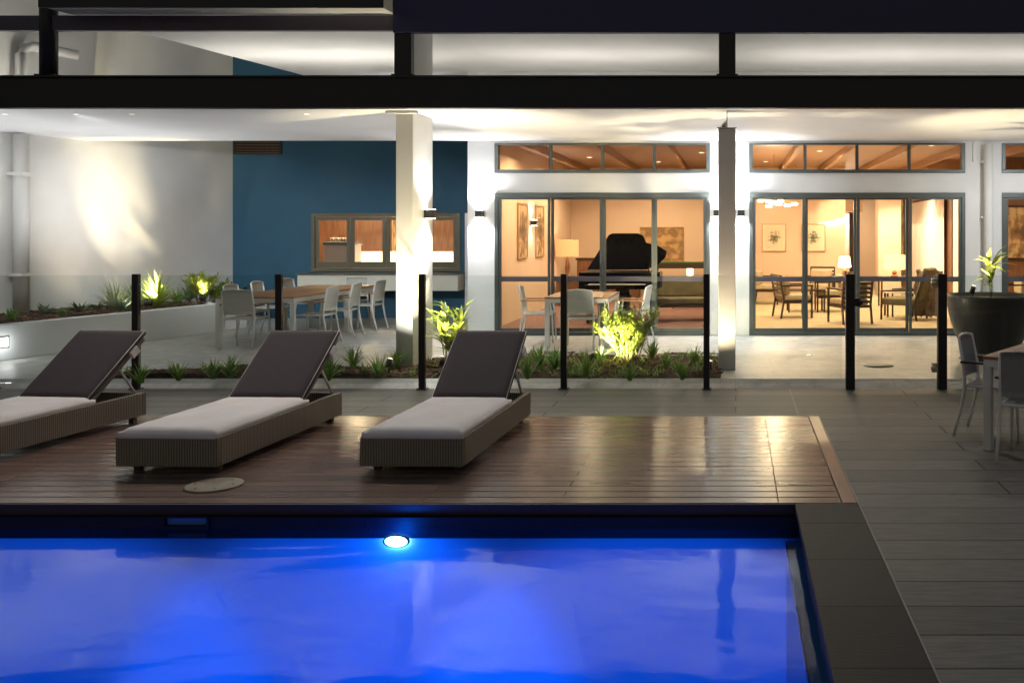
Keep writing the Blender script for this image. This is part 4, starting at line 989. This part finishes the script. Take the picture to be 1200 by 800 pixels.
# grand piano
pn = thing('grand_piano', (-2.12, 17.6, TZ), 'black grand piano with its lid raised behind the left doors', 'piano')
outline = [(-.75, -.75), (.60, -.75), (.72, -.55), (.74, -.2), (.62, .05), (.40, .2), (.28, .55), (.12, .78), (-.2, .9), (-.55, .85), (-.72, .62)]
mb = MB(); mb.prism(outline, .30, Matrix.Translation((0, 0, .64))); mb.build('case', M['piano'], pn, .01)
lid = [(-.78, 0), (.38, 0), (.60, .10), (.74, .24), (.76, .36), (.62, .45), (.36, .53), (.30, .66), (.20, .71), (-.30, .71), (-.37, .68)]
lm = Matrix.Translation((.02, .30, .95)) @ Matrix.Rotation(radians(82), 4, 'X')
mb = MB(); mb.prism(lid, .025, lm); mb.build('lid', M['piano'], pn, .006)
mb = MB(); mb.tube([(.5, -.5, .94), (.5, .35, 1.25)], .012, 6); mb.build('lid_prop', M['piano'], pn)
mb = MB(); mb.box(-.62, .55, -.9, -.751, .64, .72); mb.build('keyboard', M['piano'], pn, .006)
mb = MB(); mb.box(-.55, .48, -.89, -.77, .721, .735); mb.build('key_row', M['white_plastic'], pn)
for a, b in ((-.6, -.6), (.55, -.6), (-.2, .65)):
    mb = MB(); mb.tube([(a, b, 0), (a, b, .05), (a, b, .64)], [.03, .035, .06], 8); mb.build('leg', M['piano'], pn)
mb = MB(); mb.box(-.1, .1, -.12, .0, .12, .64); mb.build('pedal_lyre', M['piano'], pn)
mb = MB(); mb.box(-.06, .06, .0, .02, .0, .25)
bn = thing('piano_bench', (-2.3, 16.9, TZ), 'black padded bench at the piano keyboard', 'bench')
mb = MB(); mb.box(-.38, .38, -.17, .17, .42, .52); mb.build('seat', M['black'], bn, .02, 3)
for sx in (-1, 1):
    for sy in (-1, 1):
        mb = MB(); mb.box(sx*.33-.02, sx*.33+.02, sy*.13-.02, sy*.13+.02, 0, .419); mb.build('leg', M['darkwood'], bn)
# pictures
picture(-4.195, 18.1, 1.78, .80, 1.1, M['art_tall'], M['goldframe'], 'near gilt framed panel on the left lounge wall', rz=pi/2)
picture(-4.195, 19.7, 1.78, .80, 1.1, M['art_tall'], M['goldframe'], 'far gilt framed panel on the left lounge wall', rz=pi/2)
picture(-1.93+.05, 23.49, 1.45, 1.12, .88, M['art_abstract'], M['goldframe'], 'large brown abstract canvas behind the raised piano lid', fw=.01)
picture(.98, 23.49, 1.62, .62, .70, M['art_floral'], M['goldframe'], 'left botanical print on the lounge back wall', fw=.02, mount=.06)
picture(1.98, 23.49, 1.62, .62, .70, M['art_leaf'], M['goldframe'], 'right botanical print on the lounge back wall', fw=.02, mount=.06)
picture(5.09, 21.5, 1.55, .16, 2.0, M['darkwood'], M['darkwood'], 'tall narrow dark carved panel between the bright curtains', 'wall panel', rz=-pi/2, fw=.03, name='carved_panel')
picture(3.55, 28.3, 1.55, .16, 2.0, M['darkwood'], M['darkwood'], 'tall narrow dark carved panel at the rear of the lounge', 'wall panel', fw=.03, name='carved_panel')
picture(4.42, 24.6, 1.85, .2, 1.9, M['art_tall'], M['darkwood'], 'dark gilt panel beside the thick lounge column', 'wall panel', fw=.04, name='carved_panel')
picture(6.35, 20.19, 1.75, .9, 1.2, M['art_tall'], M['darkwood'], 'dark panel on the brown wall behind the right doors', 'wall panel', fw=.05)
# curtains
def curtain(x0, y0, x1, y1, z0, z1, label, waves=9):
    t = thing('curtain', ((x0+x1)/2, (y0+y1)/2, z0), label, 'curtain', 'white sheer curtains indoors')
    d = Vector((x1-x0, y1-y0, 0)); Ln = d.length; d.normalize(); nn = Vector((-d.y, d.x, 0)); N = waves*8; vs = []
    for z in (0, z1-z0):
        for i in range(N+1): vs.append(d*(Ln*(i/N-.5)) + nn*.045*sin(2*pi*waves*i/N) + Vector((0, 0, z)))
    mb = MB(); mb.add(vs, [(i, i+1, N+2+i, N+1+i) for i in range(N)], True); o = mb.build('curtain_fabric', M['curtain'], t)
    mb = MB(); mb.tube([(-d*Ln/2 + Vector((0, 0, z1-z0+.01))), (d*Ln/2 + Vector((0, 0, z1-z0+.01)))], .012, 6); mb.build('curtain_rail', M['chrome'], t)
curtain(5.02, 22.2, 5.02, 26.5, TZ+.01, 2.58, 'white curtain left of the dark carved panel', 12)
curtain(5.02, 19.9+.5, 5.02, 21.2, TZ+.01, 2.58, 'white curtain at the right jamb of the middle doors', 5)
curtain(2.85, 27.9, 3.45, 27.9, TZ+.01, 2.32, 'narrow white curtain seen just right of the middle mullion', 4)
lamp('AREA', (4.55, 23.5, 2.6), 60, (1, .80, .58), (5.02, 23.5, .8), sx=.1, sy=5); lamp('POINT', (3.2, 27.3, 2.2), 22, (1, .82, .6), size=.1)
# chandelier
cdl = thing('chandelier', (.80, 19.2, 2.42), 'cluster of small glowing discs hanging inside the middle doors', 'chandelier')
mb = MB(); mb.tube([(0, 0, .2), (0, 0, .96)], .01, 6)
rnd = random.Random(3); pos = []
for k in range(9):
    a = k*2.4; r = .10+.045*k; q = (r*cos(a)*1.0, r*sin(a)*.6, rnd.uniform(-.12, .06)); pos.append(q); mb.tube([(0, 0, .2), q], .005, 5)
mb.build('chandelier_arm', M['goldframe'], cdl)
for q in pos:
    mb = MB(); mb.lathe([(.055, -.025), (.07, 0), (.055, .025)], 14, q[0], q[1], True, True); mb.v = [(a, b, c_+q[2]) for a, b, c_ in mb.v]; mb.build('bulb', M['bulb'], cdl)
lamp('POINT', (.80, 19.2, 2.25), 50, INT, size=.25)
# indoor sconce on left wall
sconce(-4.2, 18.9, 1.95, pi/2, 'indoor wall light between the two gilt panels', 9)
# ceiling downlights
def downlight(x, y, power, label, col=INT):
    t = thing('ceiling_downlight', (x, y, 3.395), label, 'ceiling light', 'recessed downlights in the timber ceiling')
    mb = MB(); mb.lathe([(.07, -.006), (.07, 0)], 16, capb=False); mb.lathe([(.05, -.007), (.07, -.006)], 16, capb=False); mb.build('trim_ring', M['white_metal'], t)
    mb = MB(); mb.lathe([(.05, -.004), (.049, 0)], 16, capb=True); mb.build('lens', M['downlight'], t)
    lamp('SPOT', (x, y, 3.385), power*2.45, col, (x, y, 0), size=.018, angle=165, blend=.5)
for x, y, pw in ((-3.2, 17.2, 55), (-1.8, 17.2, 50), (-.7, 19, 45), (-3.2, 20.2, 55), (-1.8, 21.5, 60), (.7, 17, 60), (1.7, 18.6, 60), (.7, 21.4, 65), (2.2, 21.4, 70), (3.7, 17.4, 65), (4.4, 20, 55), (3.4, 22.3, 60), (3.6, 25.6, 50), (6.5, 17.2, 55), (7.8, 18.5, 45)):
    downlight(x, y, pw, 'small recessed downlight in the brown timber ceiling')
# in-ground uplights added to brighten the soffit
for x, y, z, pw, lb in ((-9.2, 14.2, pz, 75, 'added uplight at the back end of the raised planter'), (-9.9, 11.6, pz, 75, 'added uplight at the left of the raised planter'),
    (-5.3, 12.9, TZ, 42, 'added ground uplight in the terrace left of the blade column'), (-1.15, 12.75, TZ, 30, 'added ground uplight behind the bed before the left doors'),
    (1.0, 12.6, TZ, 34, 'added ground uplight in the pale terrace before the middle doors'), (4.9, 12.9, TZ, 36, 'added ground uplight behind the bowl planter')):
    t = thing('added_uplight', (x, y, z+.002), lb, 'uplight', 'added uplights brightening the soffit')
    mb = MB(); mb.lathe([(.05, 0), (.05, .004), (.036, .005)], 20, 0, 0, False, False); mb.build('rim', M['chrome'], t)
    mb = MB(); mb.lathe([(.036, .001), (.035, .003)], 20, 0, 0, False, True); mb.build('lens', M['added_lamp_lens'], t)
    lamp('SPOT', (x, y, z+.05), pw, NEUT, (x, y+.2, 3), size=.12, angle=138, blend=1.0)

# wall washers added in the soffit's front edge to brighten the walls
def recessed(x, y, tgt, pw, angle, lb, size=.06):
    t = thing('added_wall_washer', (x, y, 3.244), lb, 'ceiling light', 'added wall washers in the soffit')
    mb = MB(); mb.lathe([(.035, -.003), (.05, -.002), (.05, 0)], 20, 0, 0, False, False); mb.build('rim', M['render'], t)
    mb = MB(); mb.lathe([(.034, -.002), (.033, 0)], 16, 0, 0, True, False); mb.build('lens', M['added_lamp_lens'], t)
    lamp('SPOT', (x, y, 3.21), pw, NEUT, tgt, size=size, angle=angle, blend=.8)
recessed(-9.2, 11.6, (-10.7, 14.0, 1.1), 42, 76, 'added wall washer in the soffit aimed at the cream wall')
recessed(-8.3, 11.6, (-10.15, 16.9, 1.3), 170, 56, 'added wall washer in the soffit aimed at the far half of the cream wall')
recessed(-7.6, 11.6, (-8.2, 18, .9), 170, 44, 'added wall washer in the soffit aimed at the left of the blue wall')
recessed(-5.4, 11.6, (-6.0, 18, .9), 175, 46, 'added wall washer in the soffit left of the blade column')
recessed(-4.95, 11.6, (-4.2, 15, .95), 85, 76, 'added wall washer in the soffit aimed at the white pier left of the left doors')
recessed(-.10, 11.6, (-.10, 15, .95), 120, 84, 'added wall washer in the soffit right above the slim column')
recessed(4.95, 11.6, (4.6, 15, .95), 130, 84, 'added wall washer in the soffit aimed at the pier beside the right doors')
for x, y, z, lb in ((-6.6, 10.71, 4.62, 'added fill lamp on the roof edge above the leftmost lounger'), (-4.6, 10.71, 4.62, 'added fill lamp on the roof edge above the middle lounger'),
              (-2.4, 10.98, 4.75, 'added fill lamp on the navy fascia above the right lounger'), (.6, 10.98, 4.75, 'added fill lamp on the navy fascia above the deck corner'), (3.8, 10.98, 4.75, 'added fill lamp on the navy fascia above the right table')):
    t = thing('added_floodlight', (x, y, z), lb, 'added_floodlight', 'added fill lamps along the upper roof edge')  # unseen lamps added to brighten the loungers, deck and right table
    mb = MB(); mb.box(-.10, .10, -.08, .02, .001, .10); mb.build('lamp_housing', M['black'], t, .01)
    mb = MB(); mb.box(-.08, .08, -.085, -.081, .02, .08); mb.build('lens', M['step_lens'], t)
    lamp('SPOT', (x, y-.16, z+.02), (95 if x < 0 else 60) if x < 3 else 42, (1, .93, .86), (x+.25, 7.6, 0), size=.12, angle=80, blend=.9)
